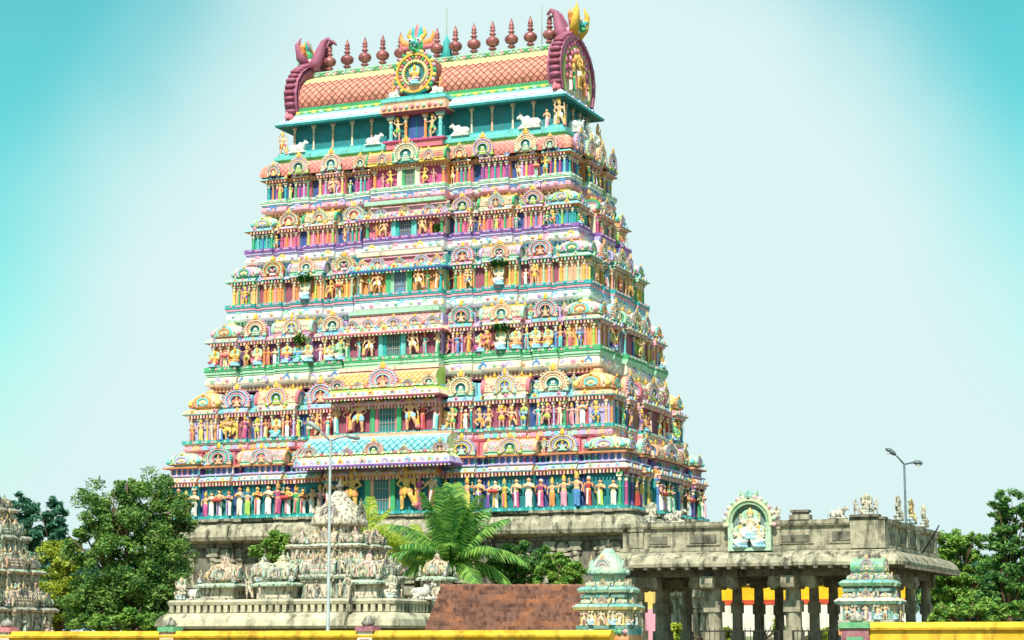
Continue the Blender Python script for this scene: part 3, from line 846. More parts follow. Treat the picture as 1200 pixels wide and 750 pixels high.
def tiny(b, x, y, z, rz, s, c1, c2):
    """Small horseshoe ornament on a cornice."""
    b.T = Matrix.Translation((x, y, z)) @ Matrix.Rotation(rz, 4, 'Z') @ Matrix.Scale(s, 4)
    b.band(horseshoe(0.5, n=9), horseshoe(1.0, n=9), -0.25, 0.3, c1)
    b.extrude(horseshoe(0.52, n=9), -0.1, 0.2, c2, back=False)
    b.loft([(0, 0, 1.5, 0.3, 0.2), (0, 0, 1.75, 0.25, 0.2), (0, 0, 2.1, 0.03, 0.03)], c1, 5)
    b.T = Matrix.Identity(4)

def put_figure(parent, plan, side, s, d, z, kind, h, c=None, idx=None, spin=None):
    loc, rz = plan.place(side, s, d, z)
    k = h / 1.9
    me = FIG[kind]
    sp = spin if spin is not None else rnd.uniform(-0.22, 0.22)
    flip = -1 if rnd.random() < 0.5 and spin is None else 1
    obj("figure", me, parent, loc, rz + sp, (k * flip * rnd.uniform(1.1, 1.3), k * rnd.uniform(1.0, 1.15), k * rnd.uniform(0.94, 1.04)), c or rnd.choice(FIGC), idx if idx is not None else rnd.choice([0, 0, 0, 1, 1, 2, 2, 3, 4, 4, 5, 6, 7]))

PLANS = []
for i in range(6):
    z0, H = Z[i], Z[i + 1] - Z[i]
    Hp = (Z[i] - Z[i - 1]) if i else 4.0
    a, b_ = AL[i] - 0.30, BL[i] - 0.30
    plan = bays(a, b_, i)
    PLANS.append(plan)
    S = SC[i]
    wt = (0.40, 0.31, 0.34, 0.36, 0.315, 0.385)[i]      # top of the statue wall
    rz_ = wt + 0.113            # foot of the shrine roofs
    if i == 0:
        wt, rz_ = 0.40, 0.66
    sb = MB()
    nk = -0.235 if i < 2 else -0.335      # where the neck with its dentils starts
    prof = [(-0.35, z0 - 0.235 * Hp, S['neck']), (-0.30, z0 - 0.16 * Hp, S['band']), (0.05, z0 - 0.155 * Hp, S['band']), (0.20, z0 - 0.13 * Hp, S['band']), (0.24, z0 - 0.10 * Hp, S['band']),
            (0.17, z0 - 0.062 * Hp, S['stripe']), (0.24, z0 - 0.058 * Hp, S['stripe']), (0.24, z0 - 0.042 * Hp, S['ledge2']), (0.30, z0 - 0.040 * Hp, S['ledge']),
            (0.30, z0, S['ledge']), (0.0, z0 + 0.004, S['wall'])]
    if i >= 2:      # tall pale curved band between dentils and statue ledge
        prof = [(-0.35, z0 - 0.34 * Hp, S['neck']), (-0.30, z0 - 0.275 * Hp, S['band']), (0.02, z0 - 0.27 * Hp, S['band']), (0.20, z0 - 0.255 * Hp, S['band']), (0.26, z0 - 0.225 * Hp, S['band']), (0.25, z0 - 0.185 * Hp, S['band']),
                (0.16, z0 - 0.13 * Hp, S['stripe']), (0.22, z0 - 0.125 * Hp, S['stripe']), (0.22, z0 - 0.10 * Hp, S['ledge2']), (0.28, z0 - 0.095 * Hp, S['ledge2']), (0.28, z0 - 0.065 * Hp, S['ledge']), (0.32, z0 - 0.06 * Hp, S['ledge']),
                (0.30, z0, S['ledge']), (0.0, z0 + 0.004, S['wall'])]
    if i == 0:
        prof = [(0.10, z0 - 0.20, S['ledge2']), (0.30, z0 - 0.20, S['ledge']), (0.34, z0, S['ledge']), (0.0, z0 + 0.004, S['wall'])]
    t = z0 + wt * H
    EC = ['cream', 'mint', 'pink', 'peach', 'sky', 'lavender', 'palegreen', 'aqua']
    E1 = {'corner': EC[(i * 3) % 8], 'panjara': EC[(i * 3 + 1) % 8], 'sala': S['eave'], 'gap': EC[(i * 3 + 4) % 8], 'centre': S['eave'], '*': S['eave'], 'step': S['lip']}
    E2 = {'corner': EC[(i * 5 + 2) % 8], 'panjara': S['lip'], 'sala': EC[(i * 5 + 4) % 8], 'gap': S['hara'], 'centre': S['lip'], '*': S['lip'], 'step': 'cream'}
    prof += [(0.0, t, S['beam']), (0.08, t + 0.002, S['beam']), (0.08, t + 0.03 * H, S['lip']), (0.31, t + 0.036 * H, E2), (0.34, t + 0.052 * H, E1),
             (0.28, t + 0.080 * H, E1), (0.16, t + 0.102 * H, E1), (0.02, t + 0.112 * H, E1)]
    if i == 0:      # colonnette gallery between two mouldings
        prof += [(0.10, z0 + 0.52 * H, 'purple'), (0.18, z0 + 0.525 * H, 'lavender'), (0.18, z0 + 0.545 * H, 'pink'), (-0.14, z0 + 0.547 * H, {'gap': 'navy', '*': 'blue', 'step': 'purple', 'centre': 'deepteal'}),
                 (-0.14, z0 + 0.625 * H, 'purple'), (0.22, z0 + 0.63 * H, 'orange'), (0.24, z0 + 0.65 * H, 'peach'), (-0.02, z0 + 0.66 * H, 'peach')]
    prof += [(-0.25, z0 + rz_ * H, S['hara']), (-0.25, z0 + (0.83, 0.60, 0.62, 0.63, 0.60, 0.80)[i] * H, S['hara']), (-1.7, z0 + (0.83, 0.60, 0.62, 0.63, 0.60, 0.80)[i] * H, S['hara'])]
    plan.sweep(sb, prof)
    if i == 5:
        top = plan.ring(-1.7)
        sb.add([(x, y, z0 + 0.80 * H) for x, y in top], [tuple(range(len(top)))], 'teal')
    st = obj("storey", sb.mesh("storey_%d" % i), tower)
    # rows of small cornice ornaments and dentils: too small to pick apart
    ob, db = MB(), MB()
    cc = [('sky', 'pink'), ('yellow', 'rose'), ('lavender', 'cream'), ('mint', 'orange'), ('pink', 'purple'), ('blue', 'cream')]
    for side, L in (('F', a), ('R', b_)):
        s = -L + 0.35
        k = 0
        while s < L - 0.2:
            o = plan.off(side, s)
            loc, r = plan.place(side, s, 0.31, t + 0.05 * H)
            q = cc[(k + i) % 6]
            tiny(ob, *loc, r, 0.10 + 0.04 * (k % 3 == 0), *q)
            if i >= 2 or i and (abs(s) > 0.26 * a or side == 'R'):
                loc, r = plan.place(side, s + 0.2, 0.2, z0 + ((0.105 if i < 2 else 0.10) + nk) * Hp)
                tiny(ob, *loc, r, (0.12 if k % 3 else 0.17) * (1.35 if i >= 2 else 1), *cc[(k * 5 + i) % 6])
                if plan.off(side, s - 0.12) == plan.off(side, s + 0.12):
                    loc, r = plan.place(side, s - 0.12, 0.245, z0 + (0.11 + nk) * Hp)
                    ob.T = Matrix.Translation(loc) @ Matrix.Rotation(r, 4, 'Z')
                    mc = ['sky', 'pink', 'mint', 'aqua', 'peach', 'lavender', 'mint'][(k * 3 + i) % 7]
                    if i < 2:
                        ob.box(-0.17, 0.17, -0.02, 0.1, 0.0, 0.055 * Hp, mc, 0.85)
                    elif k % 3 != 1:
                        q2 = rnd.uniform(0.8, 1.25)
                        ob.ball((0, 0, 0.035 * Hp), (0.16 * q2, 0.05, 0.034 * Hp * q2), mc, 9, 5)
                        ob.ball((0, -0.04, 0.035 * Hp), (0.06, 0.03, 0.05), 'gold' if k % 2 else 'rose', 6, 4)
                    ob.T = Matrix.Identity(4)
            s += 0.46 + 0.08 * rnd.random(); k += 1
        s = -L + 0.1
        k = 0
        while s < L - 0.05:         # lotus petals along the statue ledge, beads under the eave
            loc, r = plan.place(side, s, 0.31 if i else 0.34, z0 - (0.036 * Hp if i else 0.17))
            ob.T = Matrix.Translation(loc) @ Matrix.Rotation(r, 4, 'Z')
            ob.box(-0.085, 0.085, -0.035, 0.08, 0.0, 0.026 * Hp if i else 0.12, (S['ledge2'], S['ledge'], 'pink' if i else 'teal')[k % 3], 0.55)
            loc, r = plan.place(side, s, 0.24, t - 0.012 * H)
            ob.T = Matrix.Translation(loc) @ Matrix.Rotation(r, 4, 'Z')
            ob.box(-0.045, 0.045, -0.05, 0.1, 0.0, 0.044 * H, ('peach', S['eave'], 'pink')[k % 3])
            ob.T = Matrix.Identity(4)
            s += 0.2; k += 1
        s = -L + 0.1
        while s < L - 0.05 and i:
            loc, r = plan.place(side, s, -0.16, z0 + (nk + 0.008) * Hp)
            db.T = Matrix.Translation(loc) @ Matrix.Rotation(r, 4, 'Z')
            db.box(-0.07, 0.07, -0.16, 0.2, 0.0, 0.062 * Hp, ['cream', 'pink', 'peach', 'mint', 'sky', 'peach'][i])
            s += 0.24
    obj("cornice_ornament", ob.mesh("cornice_ornament_%d" % i), st, kind="stuff")
    if i:
        obj("dentil_row", db.mesh("dentil_row_%d" % i), st, kind="stuff")
    # pilasters
    ph = wt * H
    wid = 0.19 if i else 0.24
    def pil(side, s, c, nm="pilaster", k_=1.0):
        loc, r = plan.place(side, s, 0.06, z0)
        obj(nm, PIL, st, loc, r, (wid * k_, wid * k_, ph), c)
    kk = 0
    for side, segs in (('F', plan.fs), ('R', plan.ss)):
        for (u0, u1, o, tg) in segs:
            if tg in ('gap', 'centre'):
                continue
            w = u1 - u0
            if i == 0 and side == 'F' and tg != 'corner':
                continue
            npl = {'corner': 3, 'panjara': 2, 'sala': 4}[tg]
            if side == 'R' and tg == 'sala':
                npl = 3
            if i in (1, 2) and side == 'F':
                npl = 3 if tg == 'panjara' else 4
            if i >= 3:
                npl = int(round(w / 0.40)) + 1
            if i == 0 and side == 'F':
                npl = 1
            c = PILC[i][kk % 8]; kk += 1
            for q in range(npl):
                s = u0 + 0.16 + (w - 0.32) * (q / (npl - 1) if npl > 1 else 0.97)
                if npl >= 3 and 0 < q < npl - 1:
                    cq = PILC[i][(kk + 2 + (q if npl < 5 else q % 2)) % 8]
                else:
                    cq = c
                inner = npl >= 3 and 0 < q < npl - 1
                pil(side, s, cq, "colonnette" if inner else "pilaster", 0.85 if inner else 1.0)  # inner ones are pilasters too, only slimmer
    # statues
    fh = ph * 0.94
    dense = i in (0, 1, 2)
    for side, L in (('F', a), ('R', b_)):
        s = -L + 0.3
        while s < L - 0.25:
            tg = [g[3] for g in (plan.fs if side == 'F' else plan.ss) if g[0] <= s <= g[1]]
            tg = tg[0] if tg else 'gap'
            step = (0.60 if i == 0 else 0.64) if dense else 0.58
            if tg == 'centre':
                s += 0.3; continue
            p = 1.0 if dense and side == 'F' else (0.45 if side == 'R' else {3: 0.32, 4: 0.22, 5: 0.3}.get(i, 0.3))
            if not dense and tg == 'gap':
                p = 0.75
            if rnd.random() < p:
                kind = rnd.choice(['devotee', 'maiden', 'attendant', 'saint', 'elder', 'devotee', 'mother', 'drummer']) if i == 0 else rnd.choice(FIGS_BODY)
                z = z0 + 0.005
                h = fh * (1.04 if i == 0 else 1.0) * rnd.uniform(0.84, 1.06)
                if i in (2,) and rnd.random() < 0.3:
                    kind = 'seated'
                put_figure(st, plan, side, s, 0.19 if tg != 'gap' else 0.24, z, kind, h * (1.15 if kind == 'seated' else 1.0))
                if kind == 'wheeled':
                    s += 0.35
            s += step * rnd.uniform(0.78, 1.2)
    # colonnettes of the first storey's gallery
    if i == 0:
        for side, L in (('F', a), ('R', b_)):
            s = -L + 0.2
            k = 0
            while s < L:
                if not (side == 'F' and abs(s) < 0.26 * a):
                    loc, r = plan.place(side, s, -0.06, z0 + 0.547 * H)
                    obj("colonnette", PIL, st, loc, r, (0.15, 0.15, 0.080 * H), ['cream', 'pink', 'aqua', 'green', 'lavender', 'white', 'magenta', 'teal'][(k // 2) % 8])
                s += 0.36; k += 1
    # shrine roofs with their arches
    zr = z0 + rz_ * H + 0.02
    rh = (0.215 if i else 0.175) * H
    K = 0
    for side, segs in (('F', plan.fs), ('R', plan.ss)):
        for n_, (u0, u1, o, tg) in enumerate(segs):
            if tg in ('gap', 'centre') or (side == 'R' and n_ == 0) or i == 5:
                continue
            c, w = (u0 + u1) / 2, (u1 - u0) / 2
            K += 1
            mir = abs(n_ - len(segs) // 2)
            pick = (mir + i) % 4
            if tg == 'corner':
                loc, r = plan.place(side, c, -w * 0.92, zr)
                obj("domed_shrine", KUTA[(i + 1) % 4], st, loc, r, (w * 1.06, w * 1.06, rh * 0.78), ['mint', 'orange', 'aqua', 'lavender', 'lime', 'pink'][i])
            elif tg == 'sala':
                loc, r = plan.place(side, c, -0.18, zr)
                ch = obj("vaulted_shrine", SALA[(i + (0 if side == 'F' else 1)) % 3], st, loc, r, (w * 1.12, 0.9, rh * 0.82), ['peach', 'rose', 'mint', 'lavender', 'green', 'pink'][i])
                loc, r = plan.place(side, c, 0.28, zr - 0.02)
                obj("horseshoe_arch", ARCH[(i * 2 + pick + (c > 0) * 3) % 7], st, loc, r, (w * 0.52 * rnd.uniform(0.93, 1.07), 0.42, rh * 0.66 * rnd.uniform(0.95, 1.05)), rnd.choice(['sky', 'peach', 'lavender', 'mint', 'pink', 'cream']))
            else:
                loc, r = plan.place(side, c, 0.16, zr - 0.02)
                if i in (3,) and mir % 2:
                    loc, r = plan.place(side, c, -w * 0.8, zr)
                    obj("domed_shrine", KUTA[(i + 2) % 4], st, loc, r, (w * 1.05, w * 1.05, rh * 0.72), rnd.choice(['mint', 'aqua', 'orange']))
                else:
                    obj("horseshoe_arch", ARCH[(pick * 2 + i + (c > 0) * 2) % 7], st, loc, r, (w * 1.0 * rnd.uniform(0.92, 1.06), 0.75, rh * 0.74 * rnd.uniform(0.94, 1.06)), rnd.choice(['peach', 'sky', 'orange', 'mint', 'lavender', 'pink', 'aqua', 'cream']))
        # little painted guardians in the gaps of the roof row
        for n_, (u0, u1, o, tg) in enumerate(segs):
            if tg == 'gap' and i < 5:
                loc, r = plan.place(side, (u0 + u1) / 2, -0.02, zr)
                if rnd.random() < 0.5:
                    obj("horseshoe_arch", ARCH[rnd.randrange(7)], st, plan.place(side, (u0 + u1) / 2, -0.1, zr + rh * 0.42)[0], r, ((u1 - u0) * 0.45, 0.3, rh * 0.3), rnd.choice(['sky', 'mint', 'pink', 'lavender']))
                obj("figure", FIG[rnd.choice(['seated', 'deity', 'maiden'])], st, loc, r, (rh * 0.42,) * 3, rnd.choice(['aqua', 'blue', 'sky', 'mint', 'teal', 'rose']), rnd.choice([5, 6, 7, 0, 3]))

# ---- sixth storey: a continuous tiled vault instead of separate shrines
st6 = [c for c in tower.children if c.name.startswith("storey")][-1]
pl = PLANS[5]
a, b_ = pl.a, pl.b
H = Z[6] - Z[5]
zr = Z[5] + 0.498 * H
vb = MB()
vprof = [(0.30, zr), (0.34, zr + 0.2), (0.30, zr + 0.45), (0.16, zr + 0.68), (-0.10, zr + 0.84), (-0.6, zr + 0.90)]
box6 = Plan(a, b_)
box6.sweep(vb, [(d, z, 'salmon' if k < 3 else 'palegreen') for k, (d, z) in enumerate(vprof)])
vault = obj("tiled_vault", vb.mesh("tiled_vault"), st6)
lb = MB()
lat(lb, -a, a, [(-(b_ + d), z) for d, z in vprof[:5]], 0.32, 'rose', 0.025, 0.03)
lb.T = Matrix.Rotation(math.pi / 2, 4, 'Z')
lat(lb, -b_, b_, [(-(a + d), z) for d, z in vprof[:5]], 0.32, 'rose', 0.025, 0.03)
obj("lattice_ribs", lb.mesh("lattice_ribs"), vault, kind="stuff")
for k, f in enumerate((-0.93, -0.755, -0.53, -0.33, 0.33, 0.48, 0.755, 0.91)):
    big = abs(f) in (0.755, 0.48, 0.53)
    obj("horseshoe_arch", ARCH[(k * 3 + (0 if big else 1)) % 4], st6, (f * a, -(b_ + 0.48), zr - 0.02), 0, (0.62 if big else 0.4, 0.5, 0.62 if big else 0.42), ['purple', 'cream', 'lavender', 'orange', 'orange', 'lavender', 'cream', 'purple'][k])
for k, s in enumerate((-2.6, -0.9, 0.9, 2.6)):
    obj("horseshoe_arch", ARCH[k % 4], st6, (a + 0.48, s, zr - 0.02), math.pi / 2, (0.6, 0.5, 0.66), ['lavender', 'mint', 'peach', 'sky'][k])

# ---- central bays: doorways, guardians and porch roofs
def door_piece(parent, plan, zb, w, h, frame, jamb, leafc):
    y = -(plan.b + 0.42)
    fb = MB()
    fb.box(-w - 0.28, -w, y - 0.16, y + 0.05, zb, zb + h, frame)
    fb.box(w, w + 0.28, y - 0.16, y + 0.05, zb, zb + h, frame)
    fb.box(-w - 0.4, w + 0.4, y - 0.2, y + 0.05, zb + h, zb + h + 0.14, 'cream')
    fb.box(-w, -w + 0.2, y - 0.1, y + 0.05, zb, zb + h, jamb)
    fb.box(w - 0.1, w, y - 0.1, y + 0.05, zb, zb + h, jamb)
    dr = obj("doorway", fb.mesh("doorway"), parent)
    lbm = MB()
    lbm.box(-w + 0.2, w - 0.1, y - 0.03, y + 0.05, zb, zb + h, leafc)
    obj("door_leaf", lbm.mesh("door_leaf"), dr)
    gb_ = MB()
    for q in range(6):
        x = -w + 0.26 + (2 * w - 0.42) * q / 5
        gb_.box(x - 0.02, x + 0.02, y - 0.07, y - 0.03, zb, zb + h, 'grey')
    for q in (0.33, 0.66):
        gb_.box(-w + 0.2, w - 0.1, y - 0.075, y - 0.045, zb + q * h - 0.02, zb + q * h + 0.02, 'grey')
    obj("door_bars", gb_.mesh("door_bars"), dr)
    return dr

def porch(parent, u0, u1, y0, y1, ze, zs, zt, lipc, facec, under, bodyc, topc, latc, step=0.36):
    """Porch roof: sloped eave from (y0, ze) up to (y0+.., zs), then a quarter vault to (y1, zt)."""
    e = MB()
    d = 0.42
    L = [(u0 - d, u1 + d, y0, ze - 0.10, under), (u0 - d, u1 + d, y0, ze, lipc), (u0 - d * 0.7, u1 + d * 0.7, y0 + 0.2, ze + (zs - ze) * 0.55, facec), (u0, u1, y0 + 0.5, zs, facec), (u0 - 0.02, u1 + 0.02, y0 + 0.42, zs, bodyc)]
    for k in range(len(L) - 1):
        A, B = L[k], L[k + 1]
        mm = A[4]
        e.add([(A[0], A[2], A[3]), (A[1], A[2], A[3]), (B[1], B[2], B[3]), (B[0], B[2], B[3])], [(0, 1, 2, 3)], mm)
        e.add([(A[1], A[2], A[3]), (A[1], y1, A[3]), (B[1], y1, B[3]), (B[1], B[2], B[3])], [(0, 1, 2, 3)], mm)
        e.add([(A[0], y1, A[3]), (A[0], A[2], A[3]), (B[0], B[2], B[3]), (B[0], y1, B[3])], [(0, 1, 2, 3)], mm)
    e.add([(u0 - d, y0, ze - 0.10), (u0 - d, y1, ze - 0.10), (u1 + d, y1, ze - 0.10), (u1 + d, y0, ze - 0.10)], [(0, 1, 2, 3)], under)
    ev = obj("porch_eave", e.mesh("porch_eave"), parent)
    v = MB()
    yb = y0 + 0.5
    prof = [(yb, zs), (yb - 0.06, zs + 0.18 * (zt - zs)), (yb + 0.02, zs + 0.45 * (zt - zs)), (yb + 0.2, zs + 0.72 * (zt - zs)), (yb + 0.55, zs + 0.93 * (zt - zs)), (y1, zt)]
    for k in range(len(prof) - 1):
        (ya, za), (yb2, zb2) = prof[k], prof[k + 1]
        v.add([(u0, ya, za), (u1, ya, za), (u1, yb2, zb2), (u0, yb2, zb2)], [(0, 1, 2, 3)], topc if k == 4 else bodyc, True)
    for u in (u0, u1):
        v.add([(u, y, z) for y, z in prof] + [(u, y1, zs)], [tuple(range(len(prof) + 1)) if u == u0 else tuple(reversed(range(len(prof) + 1)))], facec)
    v.box(u0, u1, y1 - 0.9, y1 - 0.6, zt - 0.1, zt + 0.1, topc)
    x = u0 - 0.2
    k = 0
    om = MB()
    while x < u1 + 0.25:
        tiny(om, x, y0 + 0.05, ze + 0.02, 0, 0.12 if k % 3 else 0.18, *[('sky', 'pink'), ('yellow', 'rose'), ('lavender', 'cream'), ('mint', 'orange'), ('peach', 'blue')][k % 5])
        om.box(x - 0.05, x + 0.05, y0 + 0.02, y0 + 0.14, ze - 0.2, ze - 0.1, 'cream' if k % 2 else facec)
        om.box(x + 0.17, x + 0.27, y0 + 0.02, y0 + 0.14, ze - 0.2, ze - 0.1, 'pink' if k % 2 else lipc)
        om.box(x - 0.1, x + 0.1, y0 + 0.34, y0 + 0.5, zs + 0.01, zs + 0.12, 'rose' if k % 2 else 'mint', 0.6)
        om.box(x + 0.12, x + 0.3, y0 + 0.34, y0 + 0.5, zs + 0.01, zs + 0.12, 'cream', 0.6)
        x += 0.44; k += 1
    obj("eave_ornament", om.mesh("eave_ornament"), ev, kind="stuff")
    pv = obj("porch_vault", v.mesh("porch_vault"), parent)
    if latc:
        lm = MB()
        lat(lm, u0 + 0.1, u1 - 0.1, prof[:4], step, latc, 0.03, 0.035)
        obj("lattice_ribs", lm.mesh("porch_lattice"), pv, kind="stuff")
    return pv

storeys = sorted([c for c in tower.children if c.name.startswith("storey")], key=lambda o: o.name)
DOORS = [(0.62, 2.0, 'green', 'peach', 'deepteal'), (0.66, 1.62, 'green', 'rose', 'deepteal'), (0.55, 1.2, 'aqua', 'teal', 'deepteal'), (0.52, 1.2, 'green', 'mint', 'blue'), (0.5, 1.05, 'aqua', 'teal', 'navy'), (0.42, 0.95, 'cream', 'green', 'deepteal')]
for i in range(6):
    st, plan = storeys[i], PLANS[i]
    w, h, fr, jm, lf = DOORS[i]
    h = min(h, (Z[i + 1] - Z[i]) * (0.42, 0.34, 0.34, 0.36, 0.32, 0.38)[i])
    door_piece(st, plan, Z[i] + 0.01, w, h, fr, jm, lf)
    gh = (2.3, 1.85, 1.34, 1.28, 1.02, 0.95)[i]
    hw = 0.245 * plan.a
    for s in (-1, 1):
        u = s * (w + 0.28 + 0.50 * gh / 1.9 + 0.12)
        loc = (u, -(plan.b + 0.42 + 0.26), Z[i] + 0.005)
        k = gh / 1.9
        obj("guardian_figure", FIG['guardian' if i < 5 else 'dancer'], st, loc, 0, (s * k * 1.25, k * 1.1, k), ['orange', 'sky', 'white', 'white', 'peach', 'yellow'][i], [4, 0, 2, 0, 2, 4][i])
        n_at = 2 if i < 4 else 1
        for q in range(n_at):
            uu = u + s * (0.62 + 0.62 * q) * (1.15 if i < 3 else 0.85)
            if abs(uu) < hw - 0.1:
                loc = (uu, -(plan.b + 0.42 + 0.18), Z[i] + 0.005)
                obj("figure", FIG[['maiden', 'attendant'][q]], st, loc, 0, (s * gh / 2.1, gh / 2.1, gh / 2.1), ['magenta', 'red', 'aqua', 'green', 'orange', 'pink'][(i + q) % 6], rnd.choice([0, 2, 3]))
        loc = (s * (hw - 0.16), -(plan.b + 0.42 + 0.06), Z[i])
        obj("pilaster", PIL, st, loc, 0, (0.26, 0.26, (0.40, 0.31, 0.34, 0.36, 0.315, 0.385)[i] * (Z[i + 1] - Z[i])), ['teal', 'rose', 'aqua', 'teal', 'green', 'orange'][i])

P = PLANS
porch(storeys[0], -4.25, 4.2, -(P[0].b + 1.75), -(P[1].b + 0.3), 10.98, 11.55, 12.62, 'lavender', 'palegreen', 'purple', 'sky', 'peach', 'teal', 0.42)
porch(storeys[1], -3.0, 3.1, -(P[1].b + 1.35), -(P[2].b + 0.3), 14.75, 15.25, 16.35, 'cream', 'lime', 'maroon', 'peach', 'cream', 'gold', 0.34)
porch(storeys[2], -2.75, 2.75, -(P[2].b + 1.0), -(P[3].b + 0.3), 18.42, 18.75, 19.6, 'cream', 'palegreen', 'rose', 'pink', 'mint', 'peach', 0.34)
porch(storeys[3], -2.6, 2.6, -(P[3].b + 0.9), -(P[4].b + 0.3), 22.02, 22.26, 22.98, 'teal', 'mint', 'navy', 'pink', 'cream', 'rose', 0.3)
porch(storeys[4], -2.45, 2.45, -(P[4].b + 0.85), -(P[5].b + 0.3), 25.08, 25.3, 26.0, 'peach', 'pink', 'plum', 'pink', 'mint', None)
for i, L in enumerate(([(0, 0.55, 3, 'peach'), (-1.6, 0.3, 0, 'orange'), (1.8, 0.3, 1, 'mint'), (-3.9, 0.45, 4, 'peach'), (3.9, 0.45, 4, 'peach')], [(0, 0.85, 0, 'pink'), (-2.75, 0.45, 3, 'pink'), (2.75, 0.45, 2, 'mint'), (-1.5, 0.3, 1, 'sky'), (1.5, 0.3, 4, 'sky')], [(-1.45, 0.38, 0, 'peach'), (0.1, 0.42, 0, 'lavender'), (1.4, 0.38, 0, 'peach'), (-2.45, 0.36, 4, 'sky'), (2.45, 0.36, 4, 'sky'), (-0.7, 0.24, 2, 'mint'), (0.8, 0.24, 2, 'mint')],
                       [(-1.35, 0.45, 0, 'sky'), (1.35, 0.45, 0, 'sky'), (0, 0.34, 4, 'mint'), (-2.3, 0.34, 2, 'pink'), (2.3, 0.34, 2, 'pink')], [(-1.5, 0.36, 0, 'blue'), (1.5, 0.36, 0, 'blue'), (0, 0.36, 6, 'peach'), (-2.2, 0.28, 1, 'mint'), (2.2, 0.28, 1, 'mint')])):
    ext = [1.75, 1.35, 1.0, 0.9, 0.85][i]
    zz = [11.55, 15.25, 18.75, 22.26, 25.3][i]
    for u, s, k, c in L:
        obj("horseshoe_arch", ARCH[k], storeys[i], (u, -(P[i].b + ext) + 0.38, zz - 0.05), 0, (s, 0.5, s * 0.78), c)
# sixth storey centre: teal arch between curved green roofs
obj("horseshoe_arch", ARCH[2], st6, (0, -(P[5].b + 0.95), Z[5] + 1.28), 0, (0.78, 0.6, 0.72), 'aqua')
for s in (-1, 1):
    obj("vaulted_shrine", SALA[3], st6, (s * 1.6, -(P[5].b + 0.55), Z[5] + 1.30), 0, (0.85, 0.9, 0.62), 'green')
    obj("horseshoe_arch", ARCH[1], st6, (s * 1.45, -(P[5].b + 1.0), Z[5] + 1.28), 0, (0.3, 0.4, 0.38), 'purple')

# painted tree sculptures shading a white figure, and weeds on the ledges
def leafy(name, n, rad, size, mat, squash=0.6, seed=1, up=True):
    q = random.Random(seed)
    b = MB()
    for _ in range(n):
        while True:
            p = Vector((q.uniform(-1, 1), q.uniform(-1, 1), q.uniform(-1, 1)))
            if 0.3 < p.length < 1:
                break
        p = Vector((p.x * rad, p.y * rad * 0.6, p.z * rad * squash))
        e = Matrix.Rotation(q.uniform(0, 6.28), 3, 'Z') @ Matrix.Rotation(q.uniform(-1.2, 1.2), 3, 'X')
        s = size * q.uniform(0.6, 1.3)
        b.add([p + e @ Vector(v) for v in ((-0.35 * s, -s, 0), (0.35 * s, -s, 0.1 * s), (0.4 * s, s * 0.6, 0), (0, s * 1.2, 0.12 * s), (-0.4 * s, s * 0.6, 0.05 * s))], [(0, 1, 2, 3, 4)], mat)
    return b.mesh(name)
LEAF_D = proc_mat("leaf_dark", '#17401F', '#3F7A34', 1.2, 0.6, island=True, bump=0)
LEAF_Y = proc_mat("leaf_yellowgreen", '#4E6E14', '#9DB02E', 1.0, 0.6, island=True, bump=0)
LEAF_M = proc_mat("leaf_mid", '#2A5A1A', '#6E9A34', 1.0, 0.6, island=True, bump=0)
LEAF_C = proc_mat("leaf_cool", '#123A26', '#3C7450', 1.0, 0.6, island=True, bump=0)
wd = leafy("tree_sculpture_leaves", 260, 0.75, 0.13, LEAF_D, 0.5, 3)
for i, s in ((3, 0.545), (2, 0.545), (3, -0.545)):
    pl = PLANS[i]
    H = Z[i + 1] - Z[i]
    grp = obj("tree_sculpture", FIG['seated'], storeys[i], (s * pl.a, -(pl.b + 0.42), Z[i]), 0, 0.75, 'white', 7)
    obj("leaf_canopy", wd, grp, (0, -0.05, 1.6), 0, (1.05, 0.8, 0.75))
wd2 = leafy("weed_leaves", 160, 0.4, 0.12, LEAF_M, 0.7, 5)
for i, s, z in ((2, -0.50, 0.36), (4, 0.2, 0.1)):
    pl = PLANS[i]
    obj("weed", wd2, storeys[i], (s * pl.a, -(pl.b + 0.35), Z[i] + z * (Z[i + 1] - Z[i])), 0, 1.0)
# ---- neck storey under the great vault
gp = Plan(8.35, 2.3)
g = MB()
gz = Z[6]
gp.sweep(g, [(0.25, gz - 0.62, 'aqua'), (0.62, gz - 0.60, 'green'), (0.72, gz - 0.42, 'green'), (0.6, gz - 0.38, 'lime'), (0.6, gz - 0.28, 'aqua'), (0.82, gz - 0.26, 'aqua'), (0.84, gz - 0.06, 'teal'),
             (0.66, gz - 0.04, 'aqua'), (0.66, gz + 0.14, 'sky'), (0.5, gz + 0.16, 'teal'), (0.5, gz + 0.26, 'aqua'), (0.0, gz + 0.27, 'deepteal'), (0.0, 31.62, 'deepteal'), (0.0, 31.66, 'deepteal')])  # teal neck wall, its colour deepened to stand in for the eave's shade
neck = obj("neck_storey", g.mesh("neck_storey"), tower)
for side, L, step in (('F', 8.35, 1.24), ('R', 2.3, 1.1)):
    n_ = int(2 * L / step)
    for q in range(n_ + 1):
        s = -L + 0.12 + (2 * L - 0.24) * q / n_
        if side == 'F' and abs(s) < 1.9:
            continue
        loc, r = gp.place(side, s, 0.05, gz + 0.27)
        obj("pilaster", PIL, neck, loc, r, (0.17, 0.17, 31.62 - gz - 0.27), 'cream' if q % 2 else 'peach')
